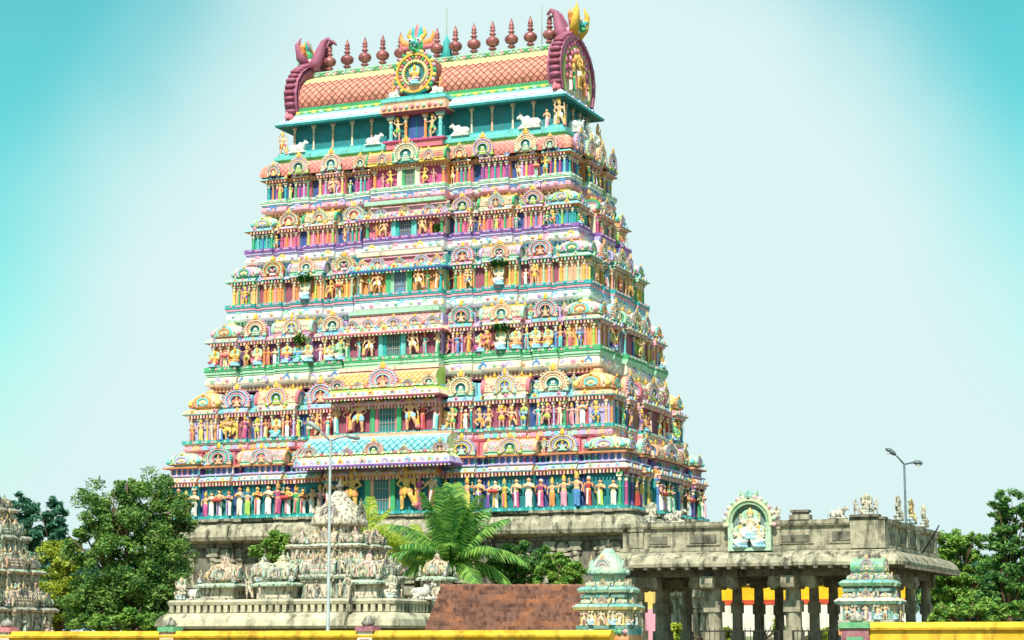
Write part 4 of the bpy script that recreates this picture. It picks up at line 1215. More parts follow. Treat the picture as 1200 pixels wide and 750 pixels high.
# eave, valance and vault of the great roof
e = MB()
gp.sweep(e, [(-0.2, 31.60, 'deepteal'), (0.78, 31.50, 'teal'), (0.84, 31.62, 'sky'), (0.62, 31.84, 'white'), (0.36, 32.02, 'pink'), (0.30, 32.10, 'sky'), (0.22, 32.26, 'sky'), (0.10, 32.28, 'green'), (0.12, 32.42, 'lime'),
             (0.06, 32.50, 'green'), (0.10, 32.70, 'purple'), (-0.4, 32.72, 'purple')])
ev = obj("roof_eave", e.mesh("roof_eave"), tower)
tb = MB()
for side, L in (('F', 8.5), ('R', 2.4)):
    s = -L
    k = 0
    while s < L:
        loc, r = gp.place(side, s, 0.18, 32.30)
        tb.T = Matrix.Translation(loc) @ Matrix.Rotation(r, 4, 'Z')
        tb.box(-0.14, 0.14, -0.05, 0.1, 0.0, 0.16, 'yellow' if k % 2 else 'mint', 0.6)
        loc, r = gp.place(side, s, 0.62, 31.76)
        tb.T = Matrix.Translation(loc) @ Matrix.Rotation(r, 4, 'Z')
        if k % 2 == 0:
            tb.box(-0.15, 0.15, -0.05, 0.1, 0.0, 0.14, 'pink' if k % 4 else 'lavender', 0.7)
        s += 0.52; k += 1
obj("eave_studs", tb.mesh("eave_studs"), ev, kind="stuff")

RP = [(2.32, 32.70), (2.46, 33.05), (2.44, 33.45), (2.26, 33.9), (1.92, 34.3), (1.45, 34.65), (0.85, 34.92), (0.42, 35.05)]
v = MB()
full = [(-y, z) for y, z in RP] + [(y, z) for y, z in reversed(RP)]
RL = 8.35
for k in range(len(full) - 1):
    (y0, z0), (y1, z1) = full[k], full[k + 1]
    j = k if k < len(RP) - 1 else len(full) - 2 - k
    mm = 'salmon' if j < 4 else 'khaki' if j < 6 else 'cream'
    v.add([(-RL, y0, z0), (RL, y0, z0), (RL, y1, z1), (-RL, y1, z1)], [(0, 1, 2, 3)], mm, True)
vault = obj("roof_vault", v.mesh("roof_vault"), tower)
lm = MB()
lat(lm, -RL, RL, [(-y, z) for y, z in RP[:5]], 0.44, 'copper', 0.03, 0.035)
obj("lattice_ribs", lm.mesh("roof_lattice"), vault, kind="stuff")
rb = MB()
rb.box(-RL, RL, -0.5, 0.5, 34.98, 35.30, 'cream')
rb.box(-RL, RL, -0.56, 0.56, 35.30, 35.36, 'mint')
rb.box(-RL, RL, -0.6, 0.6, 34.90, 34.98, 'lime')
ridge = obj("roof_ridge", rb.mesh("roof_ridge"), tower)
sb = MB()
x = -RL + 0.3
k = 0
while x < RL:
    sb.tube([(x - 0.22, -0.52, 35.06), (x, -0.56, 35.24), (x + 0.22, -0.52, 35.06)], [0.05, 0.07, 0.05], 'green' if k % 2 else 'mint', 6)
    sb.ball((x + 0.3, -0.53, 35.2), 0.08, 'pink' if k % 3 else 'sky', 6, 4)
    x += 0.6; k += 1
obj("ridge_scrolls", sb.mesh("ridge_scrolls"), ridge, kind="stuff")
for k in range(13):
    obj("roof_pot", KALASHA, tower, (-7.25 + k * 1.187, 0, 35.35), 0, (0.80, 0.80, 1.02))
for u, h in ((0.38, 38.6), (6.42, 37.95)):
    r_ = MB()
    r_.tube([(u, 0.25, 35.3), (u, 0.25, h)], 0.025, 'grey', 6)
    if u < 1:
        r_.loft([(u, 0.25, 35.3, 0.5, 0.4), (u, 0.25, 36.0, 0.3, 0.26), (u, 0.25, 36.5, 0.22, 0.2), (u, 0.25, 36.9, 0.03, 0.03)], 'teal', 8)
    obj("lightning_rod", r_.mesh("lightning_rod"), tower)

# great horseshoe gables at the two ends
def gable(sgn):
    b = MB()
    b.T = Matrix.Translation((sgn * 8.55, 0, 0)) @ Matrix.Rotation(sgn * math.pi / 2, 4, 'Z')
    def hs(k, zo=0.0):
        pts = [(2.45 * k, 32.15), (2.75 * k, 32.9), (2.85 * k, 33.6), (2.62 * k, 34.4), (2.1 * k, 35.05), (1.4 * k, 35.5), (0.7 * k, 35.78), (0.0, 35.9)]
        pts = [(x, 32.1 + (z - 32.1) * (0.25 + 0.75 * k) + zo) for x, z in pts]
        return pts + [(-x, z) for x, z in reversed(pts[:-1])]
    b.extrude(hs(0.93), 0.12, 0.5, 'maroon')
    b.extrude(hs(0.70), -0.02, 0.14, 'cream')
    b.band(hs(0.70), hs(0.78), -0.16, 0.1, 'lime')
    b.band(hs(0.78), hs(0.9), -0.08, 0.2, 'pink')
    b.band(hs(0.9), hs(0.98), -0.22, 0.62, 'dusty')
    o = obj("end_gable", b.mesh("end_gable"), tower)
    # scales along the rim
    s = MB()
    s.T = b.T
    pts = hs(1.01)
    for k in range(len(pts) - 1):
        for t in (0.0, 0.5):
            x = pts[k][0] + t * (pts[k + 1][0] - pts[k][0]); z = pts[k][1] + t * (pts[k + 1][1] - pts[k][1])
            s.ball((x, 0.15, z), (0.15, 0.36, 0.15), 'dusty' if (k + int(t * 2)) % 2 else 'maroon', 8, 5)
    for sx in (-1, 1):      # curled tails at the feet
        s.tube([(sx * 2.45, 0.1, 32.3), (sx * 2.75, 0.1, 31.95), (sx * 2.95, 0.1, 32.05), (sx * 2.95, 0.1, 32.4)], [0.24, 0.22, 0.16, 0.05], 'rose', 8)
    obj("rim_scales", s.mesh("rim_scales"), o)
    # petals fanning over the deity inside the gable
    for ring, n_, r0, c1, c2 in ((0, 15, 1.55, 'magenta', 'rose'), (1, 11, 1.12, 'rose', 'pink'), (2, 9, 0.75, 'yellow', 'orange')):
        p = MB()
        p.T = b.T
        for q in range(n_):
            t = R(-25 + 230 * q / (n_ - 1))
            cx, cz = r0 * 1.12 * math.cos(t), 33.75 + r0 * math.sin(t)
            p.ball((cx, -0.12 - 0.05 * ring, cz), (0.2, 0.12, 0.2), c1 if q % 2 else c2, 8, 5)
        obj("petal_ring", p.mesh("petal_ring"), o)
    for x, k, c, kind, z in ((0, 1.05, 'white', 'deity', 32.7), (-0.8, 0.8, 'green', 'maiden', 32.4), (0.8, 0.8, 'orange', 'maiden', 32.4), (-1.35, 0.6, 'pink', 'devotee', 32.3), (1.35, 0.6, 'yellow', 'devotee', 32.3)):
        wv = b.T @ Vector((x, -0.25, z))
        obj("figure", FIG[kind], o, wv, sgn * math.pi / 2, (k, k, k), c, 4 if x == 0 else 0)
    # crest: monster head facing outward with a curl sweeping back over the ridge
    c_ = MB()
    c_.T = Matrix.Translation((sgn * 8.45, 0, 0)) @ Matrix.Rotation(sgn * math.pi / 2, 4, 'Z')
    c_.loft([(0, 0.1, 35.6, 0.75, 0.45), (0, 0.1, 36.0, 0.5, 0.4), (0, 0.1, 36.3, 0.42, 0.36)], 'pink', 12)
    for sx in (-0.5, 0.5):
        c_.tube([(sx, 0.25, 35.6), (sx * 0.9, 0.62, 36.1), (sx * 0.7, 0.8, 36.8), (sx * 0.6, 0.95, 37.25), (sx * 0.6, 1.25, 37.45), (sx * 0.6, 1.5, 37.2)], [0.34, 0.36, 0.28, 0.2, 0.13, 0.05], 'dusty', 10)
    for sx in (-1, 1):
        c_.tube([(sx * 0.3, -0.1, 35.8), (sx * 0.75, -0.4, 36.4), (sx * 0.85, -0.55, 37.1), (sx * 0.6, -0.45, 37.6)], [0.3, 0.26, 0.16, 0.03], 'dusty' if sgn < 0 else 'gold', 10)
    obj("gable_crest", c_.mesh("gable_crest"), o)
    wv = (sgn * (8.62 if sgn > 0 else 8.75), 0, 35.95)
    obj("monster_head", HEAD, o, wv, sgn * math.pi / 2, (0.85, 0.9, 0.85))
    return o
gable(1)
gable(-1)

# central porch on the neck with its round arch and monster head
y = -(2.3 + 1.0)
pb = MB()
pb.box(-1.75, 1.75, y, -2.2, gz - 0.36, gz + 0.02, 'rose')
pb.box(-1.95, 1.95, y - 0.12, -2.2, gz + 0.02, gz + 0.12, 'magenta')
pb.box(-1.7, 1.7, y + 0.45, -2.2, gz + 0.12, 31.35, 'deepteal')
pb.box(-1.95, 1.95, y - 0.1, -2.0, 31.35, 31.5, 'maroon')
pb.box(-2.1, 2.1, y - 0.25, -2.0, 31.5, 31.95, 'peach', 0.97, 0.97)
pb.box(-1.9, 1.9, y - 0.1, -1.9, 31.95, 32.12, 'cream')
pb.box(-2.05, 2.05, y - 0.2, -1.9, 32.12, 32.3, 'aqua')
pb.box(-1.8, 1.8, y, -1.9, 32.3, 32.45, 'teal')
pc = obj("roof_porch", pb.mesh("roof_porch"), tower)
fb = MB()
for q in range(11):
    xx = -1.8 + 3.6 * q / 10
    fb.ball((xx, y - 0.27, 31.72), (0.13, 0.08, 0.13), ['pink', 'mint', 'rose'][q % 3], 8, 5)
obj("frieze_flowers", fb.mesh("frieze_flowers"), pc, kind="stuff")
db = MB()
db.box(-0.5, 0.5, y + 0.40, y + 0.5, gz + 0.12, 31.3, 'navy')
db.box(-0.06, 0.02, y + 0.36, y + 0.42, gz + 0.12, 31.3, 'deepteal')
obj("door_leaf", db.mesh("porch_door"), pc)
for xx, c, wdt in ((-0.62, 'orange', 0.24), (0.62, 'orange', 0.24), (-1.55, 'aqua', 0.32), (1.55, 'aqua', 0.32)):
    obj("column", PIL, pc, (xx, y + 0.22, gz + 0.12), 0, (wdt, wdt, 31.35 - gz - 0.12), c)
for s in (-1, 1):
    obj("figure", FIG['dancer'], pc, (s * 1.08, y + 0.12, gz + 0.12), 0, (s * 0.72, 0.7, 0.72), 'green', 2)
    obj("bull_figure", BULL, pc, (s * 1.35, y + 0.2, 32.45), math.pi if s > 0 else 0, (0.42, 0.42, 0.42))
nb = MB()
n_ = 28
def circ(r, cz=33.75):
    return [(r * math.cos(2 * math.pi * q / n_), cz + r * 1.0 * math.sin(2 * math.pi * q / n_)) for q in range(n_)]
nb.extrude(circ(1.22), y + 0.25, -1.2, 'copper')
nb.extrude(circ(0.85), y + 0.1, y + 0.26, 'deepteal')
nb.band(circ(0.66), circ(0.76), y - 0.02, y + 0.2, 'palegreen', True)
nb.band(circ(0.76), circ(1.05), y + 0.06, y + 0.26, 'peach', True)
nb.band(circ(1.05), circ(1.18), y - 0.06, y + 0.3, 'gold', True)
nb.band(circ(1.18), circ(1.27), y, y + 0.3, 'teal', True)
for q in range(22):
    t = R(-50 + 280 * q / 21)
    nb.ball((0.93 * math.cos(t), y + 0.04, 33.75 + 0.93 * math.sin(t)), 0.1, ['rose', 'peach', 'green'][q % 3], 7, 4)
    nb.tube([(0.55 * math.cos(t), y + 0.06, 33.75 + 0.55 * math.sin(t)), (0.7 * math.cos(t), y + 0.0, 33.75 + 0.7 * math.sin(t))], [0.03, 0.05], ['orange', 'lime'][q % 2], 6)
    nb.ball((1.26 * math.cos(t), y + 0.05, 33.75 + 1.26 * math.sin(t)), (0.13, 0.14, 0.13), ['yellow', 'green', 'pink'][q % 3], 7, 4)
na = obj("round_arch", nb.mesh("round_arch"), tower)
obj("figure", FIG['seated'], na, (0, y - 0.02, 33.05), 0, 0.8, 'pink', 4)
obj("monster_head", HEAD, na, (0, y + 0.3, 34.85), 0, (1.0, 0.8, 0.95))
for s in (-1, 1):
    obj("figure", FIG['dancer'], na, (s * 1.5, y + 0.25, 32.45), 0, (s * 0.5, 0.5, 0.5), 'red', 0)

# white bulls and attendants on the neck ledge
for u, k, face in ((-7.7, 0.58, 1), (-2.75, 0.54, 1), (2.75, 0.6, -1), (7.0, 0.7, -1)):
    obj("bull_figure", BULL, neck, (u, -(2.3 + 0.62), gz + 0.1), 0 if face > 0 else math.pi, k)
for u, c, kind, h in ((-8.75, 'red', 'guardian', 1.5), (8.7, 'white', 'guardian', 1.7), (7.95, 'pink', 'attendant', 1.3)):
    obj("figure", FIG[kind], neck, (u, -(2.3 + 0.55), gz - 0.02), 0, h / 1.9, c, 2)
for s_, k in ((-0.9, 0.9), (1.5, 0.85)):
    obj("bull_figure", BULL, neck, (8.35 + 0.62, s_, gz), R(90 if s_ < 0 else -90), k)
obj("figure", FIG['guardian'], neck, (8.95, 2.6, gz - 0.04), math.pi / 2, 0.8, 'teal', 0)

# ---- stone base of the gate
stone, dstone = STONE(), DARKSTONE()
bp_ = Plan(13.6, 6.55, [(-13.6, -9.2, 0.2, 'bay'), (-9.2, -6.4, -0.25, 'gap'), (-6.4, 6.4, 0.35, 'bay'), (6.4, 8.6, -0.25, 'gap'), (8.6, 13.6, 0.2, 'bay')], [(-6.55, -3.4, 0.2, 'bay'), (-3.4, 3.4, -0.1, 'gap'), (3.4, 6.55, 0.2, 'bay')])
b = MB()
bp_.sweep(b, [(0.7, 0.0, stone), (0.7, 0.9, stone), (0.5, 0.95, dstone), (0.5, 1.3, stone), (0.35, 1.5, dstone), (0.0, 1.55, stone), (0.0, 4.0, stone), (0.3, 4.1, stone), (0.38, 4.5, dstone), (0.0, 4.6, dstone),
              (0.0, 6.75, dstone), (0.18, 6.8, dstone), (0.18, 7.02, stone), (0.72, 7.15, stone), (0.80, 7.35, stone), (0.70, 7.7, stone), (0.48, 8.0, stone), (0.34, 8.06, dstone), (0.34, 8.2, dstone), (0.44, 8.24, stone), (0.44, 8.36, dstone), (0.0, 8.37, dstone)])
sbase = obj("stone_base", b.mesh("stone_base"), tower)
spil = MB()
spil.box(-0.28, 0.28, -0.18, 0.2, 0, 0.14, stone)
spil.box(-0.2, 0.2, -0.13, 0.2, 0.14, 0.66, stone)
spil.loft([(0, 0, 0.66, 0.2, 0.2), (0, 0, 0.72, 0.32, 0.26), (0, 0, 0.78, 0.2, 0.2)], stone, 10)
spil.box(-0.36, 0.36, -0.24, 0.2, 0.78, 0.84, stone)
spil.box(-0.26, 0.26, -0.18, 0.2, 0.84, 1.0, stone, 1.5)
spm = spil.mesh("stone_pilaster")
nich = MB()
nich.box(-0.42, 0.42, -0.05, 0.1, 0.3, 1.3, dstone)
nich.box(-0.52, -0.4, -0.16, 0.1, 0.2, 1.35, stone); nich.box(0.4, 0.52, -0.16, 0.1, 0.2, 1.35, stone)
nich.box(-0.62, 0.62, -0.24, 0.1, 1.35, 1.5, stone, 0.8); nich.box(-0.6, 0.6, -0.2, 0.1, 0.05, 0.2, stone)
nich.extrude([(x * 0.4, 1.5 + z * 0.4) for x, z in horseshoe(0.8, n=12)], -0.12, 0.1, stone)
nichm = nich.mesh("niche_frame")
for side, L in (('F', 13.6), ('R', 6.55)):
    s = -L + 0.35
    k = 0
    while s < L:
        loc, r = bp_.place(side, s, 0.02, 4.6)
        obj("stone_pilaster", spm, sbase, loc, r, (1, 1, 2.16))
        loc, r = bp_.place(side, s, 0.02, 1.55)
        obj("stone_pilaster", spm, sbase, loc, r, (1, 1, 2.5))
        if k % 2 == 0 and s + 0.7 < L:
            loc, r = bp_.place(side, s + 0.72, 0.02, 4.65)
            obj("niche", nichm, sbase, loc, r)
        s += 1.43; k += 1
# blocks under the painted ledge and stone course joints
k = 0
blk = MB(); blk.box(-0.5, 0.5, -0.12, 0.3, 0, 0.17, stone)
blkm = blk.mesh("ledge_block")
for side, L in (('F', 13.6), ('R', 6.5)):
    s = -L + 0.4
    while s < L:
        loc, r = bp_.place(side, s, 0.40, 8.2)
        w = rnd.uniform(0.5, 1.1)
        if rnd.random() < 0.7:
            obj("ledge_block", blkm, sbase, loc, r, (w, 1, 0.9))
        s += w + rnd.uniform(0.15, 0.6)
def lay_stones(parent, plan, prof, length, mat, sides, inner):
    """Eave stones laid end to end: each its own slab with open joints and a little unevenness."""
    q = random.Random(21)
    for side in sides:
        L = (plan.a if side == 'F' else plan.b) + prof[1][0] * 0.6
        s = -L
        while s < L - 0.2:
            w = min(length * q.uniform(0.7, 1.25), L - s)
            if L - s - w < 0.4:
                w = L - s
            c = s + w / 2
            m = MB()
            h = w / 2 - 0.012
            n = len(prof)
            pts = [(-d, z) for d, z in prof] + [(-prof[-1][0] + 0.05, prof[-1][1] - 0.12), (-prof[0][0] + 0.1, prof[0][1] + 0.02)]
            vs_ = [(-h, y, z) for y, z in pts] + [(h, y, z) for y, z in pts]
            k = len(pts)
            m.add(vs_, [(i, i + k, (i + 1) % k + k, (i + 1) % k) for i in range(k)] + [tuple(range(k)), tuple(reversed(range(k, 2 * k)))], mat)
            loc, r = plan.place(side, c, 0.0, 0.0)
            obj("eave_stone", m.mesh("eave_stone"), parent, (loc[0], loc[1], q.uniform(-0.012, 0.015)), r + R(q.uniform(-0.25, 0.25)))
            s += w

# ------------------------------------------------------------------ stone pillared hall in front of the gate
pstone = PILLARSTONE()
hall = obj("pillared_hall", None, loc=(14.62, 82.2, 0), rz=YAW, kind="thing", category="pavilion", label="old grey stone pillared hall with flat roof and stained parapet beside the tower")
SP = 3.38
HL = 3 * SP
def hx(b, x0, x1, y0, y1, z0, z1, mat, **k):
    b.box(x0, x1, y0, y1, z0, z1, mat, **k)
b = MB()
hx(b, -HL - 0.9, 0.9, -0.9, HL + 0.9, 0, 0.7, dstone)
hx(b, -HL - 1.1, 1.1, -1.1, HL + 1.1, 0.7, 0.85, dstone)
obj("platform", b.mesh("hall_platform"), hall)
pm = MB()
pm.box(-0.42, 0.42, -0.42, 0.42, 0, 0.6, pstone)
pm.box(-0.36, 0.36, -0.36, 0.36, 0.6, 1.25, pstone)
pm.loft([(0, 0, 1.25, 0.34, 0.34), (0, 0, 2.0, 0.33, 0.33)], pstone, 8, False, 1, math.pi / 8)
pm.box(-0.35, 0.35, -0.35, 0.35, 2.0, 2.45, pstone)
pm.loft([(0, 0, 2.45, 0.33, 0.33), (0, 0, 3.15, 0.31, 0.31)], pstone, 8, False, 1, math.pi / 8)
pm.box(-0.34, 0.34, -0.34, 0.34, 3.15, 3.45, pstone)
pmesh = pm.mesh("hall_pillar")
cm = MB()       # corbel: four curled arms
cm.box(-0.38, 0.38, -0.38, 0.38, 3.45, 3.55, pstone)
for k in range(4):
    cm.T = Matrix.Rotation(k * math.pi / 2, 4, 'Z')
    cm.extrude([(0.2, 3.55), (0.55, 3.5), (0.8, 3.38), (0.98, 3.45), (1.02, 3.62), (0.95, 3.9), (0.2, 3.9)], -0.27, 0.27, pstone, False)
cm.T = Matrix.Identity(4)
cmesh = cm.mesh("corbel_form")
for ix in range(4):
    for iy in range(4):
        p = obj("pillar", pmesh, hall, (-ix * SP, iy * SP, 0.85), R(rnd.uniform(-1.5, 1.5)))
        inn = 0 < ix < 3 and iy > 0 or iy > 1
        p.scale = (0.66, 0.66, 1) if inn else (1, 1, 1)
        obj("corbel", cmesh, p, (0, 0, -0.45 if not inn else 1.12), 0, (1, 1, 1) if not inn else (0.6, 0.6, 0.6))
b = MB()
for k in range(4):
    hx(b, -HL - 0.4, 0.4, k * SP - 0.32, k * SP + 0.32, 4.302, 4.62, dstone)
    b.box(-k * SP - 0.3, -k * SP + 0.3, -0.4, HL + 0.4, 4.30, 4.61, dstone)
obj("roof_beams", b.mesh("roof_beams"), hall)
hp = Plan(HL / 2 + 0.55, HL / 2 + 0.55)
b = MB()
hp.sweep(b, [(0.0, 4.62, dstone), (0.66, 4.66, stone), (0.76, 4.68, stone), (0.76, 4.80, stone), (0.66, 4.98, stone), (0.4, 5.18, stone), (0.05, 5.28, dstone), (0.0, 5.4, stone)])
b.box(-hp.a, hp.a, -hp.b, hp.b, 4.62, 5.35, dstone)
for side in ('F', 'R'):     # ribs under the eave
    s = -5.4
    while s < 5.5:
        loc, r = hp.place(side, s, 0.5, 4.56)
        b.T = Matrix.Translation(loc) @ Matrix.Rotation(r, 4, 'Z')
        b.box(-0.08, 0.08, -0.4, 0.5, 0.0, 0.1, dstone)
        s += 0.6
b.T = Matrix.Identity(4)
eav = obj("stone_eave", b.mesh("stone_eave"), hall, (-HL / 2, HL / 2, 0))
lay_stones(eav, hp, [(0.62, 4.685), (0.78, 4.69), (0.80, 4.82), (0.69, 5.01), (0.42, 5.215), (0.06, 5.315)], 1.45, stone, ('F', 'R'), (0.55, 5.4))
b = MB()
hp.sweep(b, [(0.02, 5.36, stone), (0.02, 5.5, stone), (-0.1, 5.52, stone), (-0.1, 6.3, stone), (0.02, 6.32, stone), (0.06, 6.40, stone), (0.06, 6.55, dstone), (-0.5, 6.57, dstone), (-0.5, 5.4, dstone)])
par = obj("parapet", b.mesh("parapet"), hall, (-HL / 2, HL / 2, 0))
pn = MB(); pn.box(-0.8, 0.8, -0.06, 0.1, 0, 0.6, stone); pn.box(-0.62, 0.62, -0.10, 0.0, 0.1, 0.48, dstone)
pnm = pn.mesh("parapet_panel")
pp = MB(); pp.box(-0.3, 0.3, -0.12, 0.1, 0, 0.78, stone); pp.box(-0.33, 0.33, -0.16, 0.1, 0.68, 0.78, stone)
ppm = pp.mesh("parapet_pier")
for side in ('F', 'R'):
    for q in range(6):
        s = -4.9 + q * 1.96
        loc, r = hp.place(side, s, -0.10, 5.53)
        if q in ((0, 3, 5) if side == 'F' else (0, 2, 3, 5)):
            obj("parapet_pier", ppm, par, loc, r, (rnd.uniform(0.8, 1.2), 1, 1))
        if q < 5 and not (side == 'F' and q == 2):
            loc, r = hp.place(side, s + 0.98, -0.10, 5.6)
            obj("parapet_panel", pnm, par, loc, r, (rnd.uniform(0.6, 0.95), 1, rnd.uniform(0.7, 1.0)))
b = MB()
b.box(-1.35, 0.06, -0.09, 0.4, 5.36, 6.5, stone); b.box(-1.38, 0.09, -0.12, 0.43, 6.5, 6.6, dstone)
obj("corner_block", b.mesh("corner_block"), par, (hp.a, -hp.b, 0))

def hall_pt(s, d, z):        # s along the front from the parapet's right end, d outward
    R2 = Matrix.Rotation(YAW, 4, 'Z')
    return Vector((14.62, 82.2, 0)) + R2 @ Vector((0.55 + s, -0.55 - d, z))

# arched stucco niche with a white seated pair, standing on the parapet
nich_o = obj("statue_niche", None, loc=hall_pt(-5.5, 0.32, 5.32), rz=YAW, scale=(1.08, 0.92, 0.92), kind="thing", category="shrine", label="green arched stucco niche with white seated deities standing on the hall's parapet")
F = 0.45
b = MB()
b.box(-0.85, 0.85, 0.0, 0.5, 0, 0.14, 'mint')
b.extrude([(0.85, 0.14)] + [(x * 0.85, z * 1.05 + 0.5) for x, z in horseshoe(1.0, cz=0.72, n=18, lo=0)] + [(-0.85, 0.14)], 0.25, 0.5, 'deepteal')
b.box(-0.84, -0.62, 0.0, 0.3, 0.14, 1.25, 'mint'); b.box(0.62, 0.84, 0.0, 0.3, 0.14, 1.25, 'mint')
obj("niche_back", b.mesh("niche_back", F), nich_o)
b = MB()
hh = lambda r: [(x * 0.86 * r, (z - 0.72) * 1.05 * r + 1.25) for x, z in horseshoe(1.0, cz=0.72, n=18, lo=-8)]
b.band(hh(0.78), hh(0.92), 0.02, 0.4, 'green'); b.band(hh(0.92), hh(1.06), -0.04, 0.4, 'palegreen')
for q in range(15):
    t = R(-5 + 190 * q / 14)
    b.ball((0.97 * math.cos(t), 0.05, 1.25 + 1.15 * math.sin(t)), (0.11, 0.1, 0.11), ['pink', 'mint', 'cream'][q % 3], 7, 4)
b.loft([(0, 0.1, 2.3, 0.22, 0.16), (0, 0.1, 2.45, 0.26, 0.16), (0, 0.1, 2.62, 0.1, 0.1), (0, 0.1, 2.75, 0.02, 0.02)], 'teal', 8)
for s in (-1, 1):
    b.tube([(s * 0.12, 0.1, 2.35), (s * 0.3, 0.1, 2.5), (s * 0.34, 0.1, 2.7)], [0.1, 0.08, 0.02], 'green', 6)
obj("niche_arch", b.mesh("niche_arch", F), nich_o)
sw = worn(FIG['seated'], 0.3)
obj("seated_figure", sw, nich_o, (0.02, 0.12, 0.5), 0, (1.0, 0.7, 0.95), 'white', 7)
obj("seated_figure", sw, nich_o, (-0.36, 0.02, 0.14), R(12), (0.7, 0.6, 0.7), 'white', 7)
obj("seated_figure", sw, nich_o, (0.36, 0.02, 0.14), R(-12), (0.7, 0.6, 0.7), 'white', 7)

# weathered sculptures along the hall's roof edge
W_ = 0.95
roof_things = [(-0.75, 0.0, 6.6, 'group', 1.0, "weathered stone sculpture group on the hall's front corner block"),
               (-1.9, -0.1, 6.56, 'bull', 0.4, "small worn bull sculpture left of the hall's corner sculptures"),
               (-3.45, -0.1, 6.56, 'block', 0.8, "square stone finial block on the parapet right of the niche"),
               (-4.45, -0.15, 6.56, 'seat', 0.5, "little worn seated figure between the niche and the finial block"),
               (-8.9, -0.2, 6.56, 'bull', 0.48, "worn bull sculpture on the parapet between tower base and niche"),
               (-9.9, -0.2, 6.56, 'seat', 0.8, "worn seated sculpture near the parapet end by the tower"),
               (0.1, -2.4, 6.56, 'seat', 0.9, "dark worn seated sculpture on the hall's side parapet nearest the corner"),
               (0.1, -5.0, 6.56, 'yellow', 0.95, "yellowish seated sculpture on the hall's side parapet under the street lamp"),
               (0.1, -7.6, 6.56, 'seat2', 0.85, "dark worn sculpture at the far end of the hall's side parapet")]
for s, d, z, kind, k, lab in roof_things:
    root = obj("roof_sculpture", None, loc=hall_pt(s, d, z), rz=YAW, kind="thing", category="sculpture", label=lab, group="sculptures on the hall roof")
    if kind == 'group':
        m = MB(); m.box(-0.6, 0.6, -0.2, 0.3, 0, 0.1, dstone); obj("plinth", m.mesh("plinth"), root)
        obj("figure", worn(FIG['seated'], W_), root, (0.05, 0.05, 0.08), 0, 0.6, 'grey', 7)
        obj("figure", worn(FIG['guardian'], W_), root, (-0.38, 0.05, 0.08), 0.2, 0.34, 'grey', 7)
        obj("figure", worn(FIG['guardian'], W_), root, (0.45, 0.05, 0.08), -0.2, (-0.34, 0.34, 0.34), 'grey', 7)
    elif kind == 'bull':
        obj("body", worn(BULL, W_), root, (0, 0, 0), 0, k, 'grey', 7)
    elif kind == 'block':
        m = MB(); m.box(-0.42, 0.42, -0.2, 0.35, 0, 0.2, stone); m.box(-0.3, 0.3, -0.14, 0.3, 0.2, 0.3, dstone); m.box(-0.38, 0.38, -0.2, 0.35, 0.3, 0.4, dstone)
        obj("block", m.mesh("finial_block"), root)
    else:
        obj("figure", worn(FIG['seated'], 0.5 if kind == 'yellow' else W_), root, (0, 0, 0), R(90) if s > 0 else 0, k * 0.78, 'yellow' if kind == 'yellow' else 'grey', 4 if kind == 'yellow' else 7)
m = MB()
m.tube([(0, 0, 0), (0.35, -0.1, 0.95)], [0.035, 0.03], 'dark', 6)
tmp = hall_pt(0.62, -4.4, 5.30)
m2 = MB(); m2.tube([(0, 0, 0), (0.55, -0.55, 1.0), (0.62, -0.62, 1.15)], [0.035, 0.03, 0.025], proc_mat("dark_iron", '#1E1D1C', '#35302B', 3, 0.6, bump=0), 6)
obj("iron_pipe", m2.mesh("iron_pipe"), None, tmp, kind="thing", category="pipe", label="thin dark iron pipe leaning against the hall's side parapet")

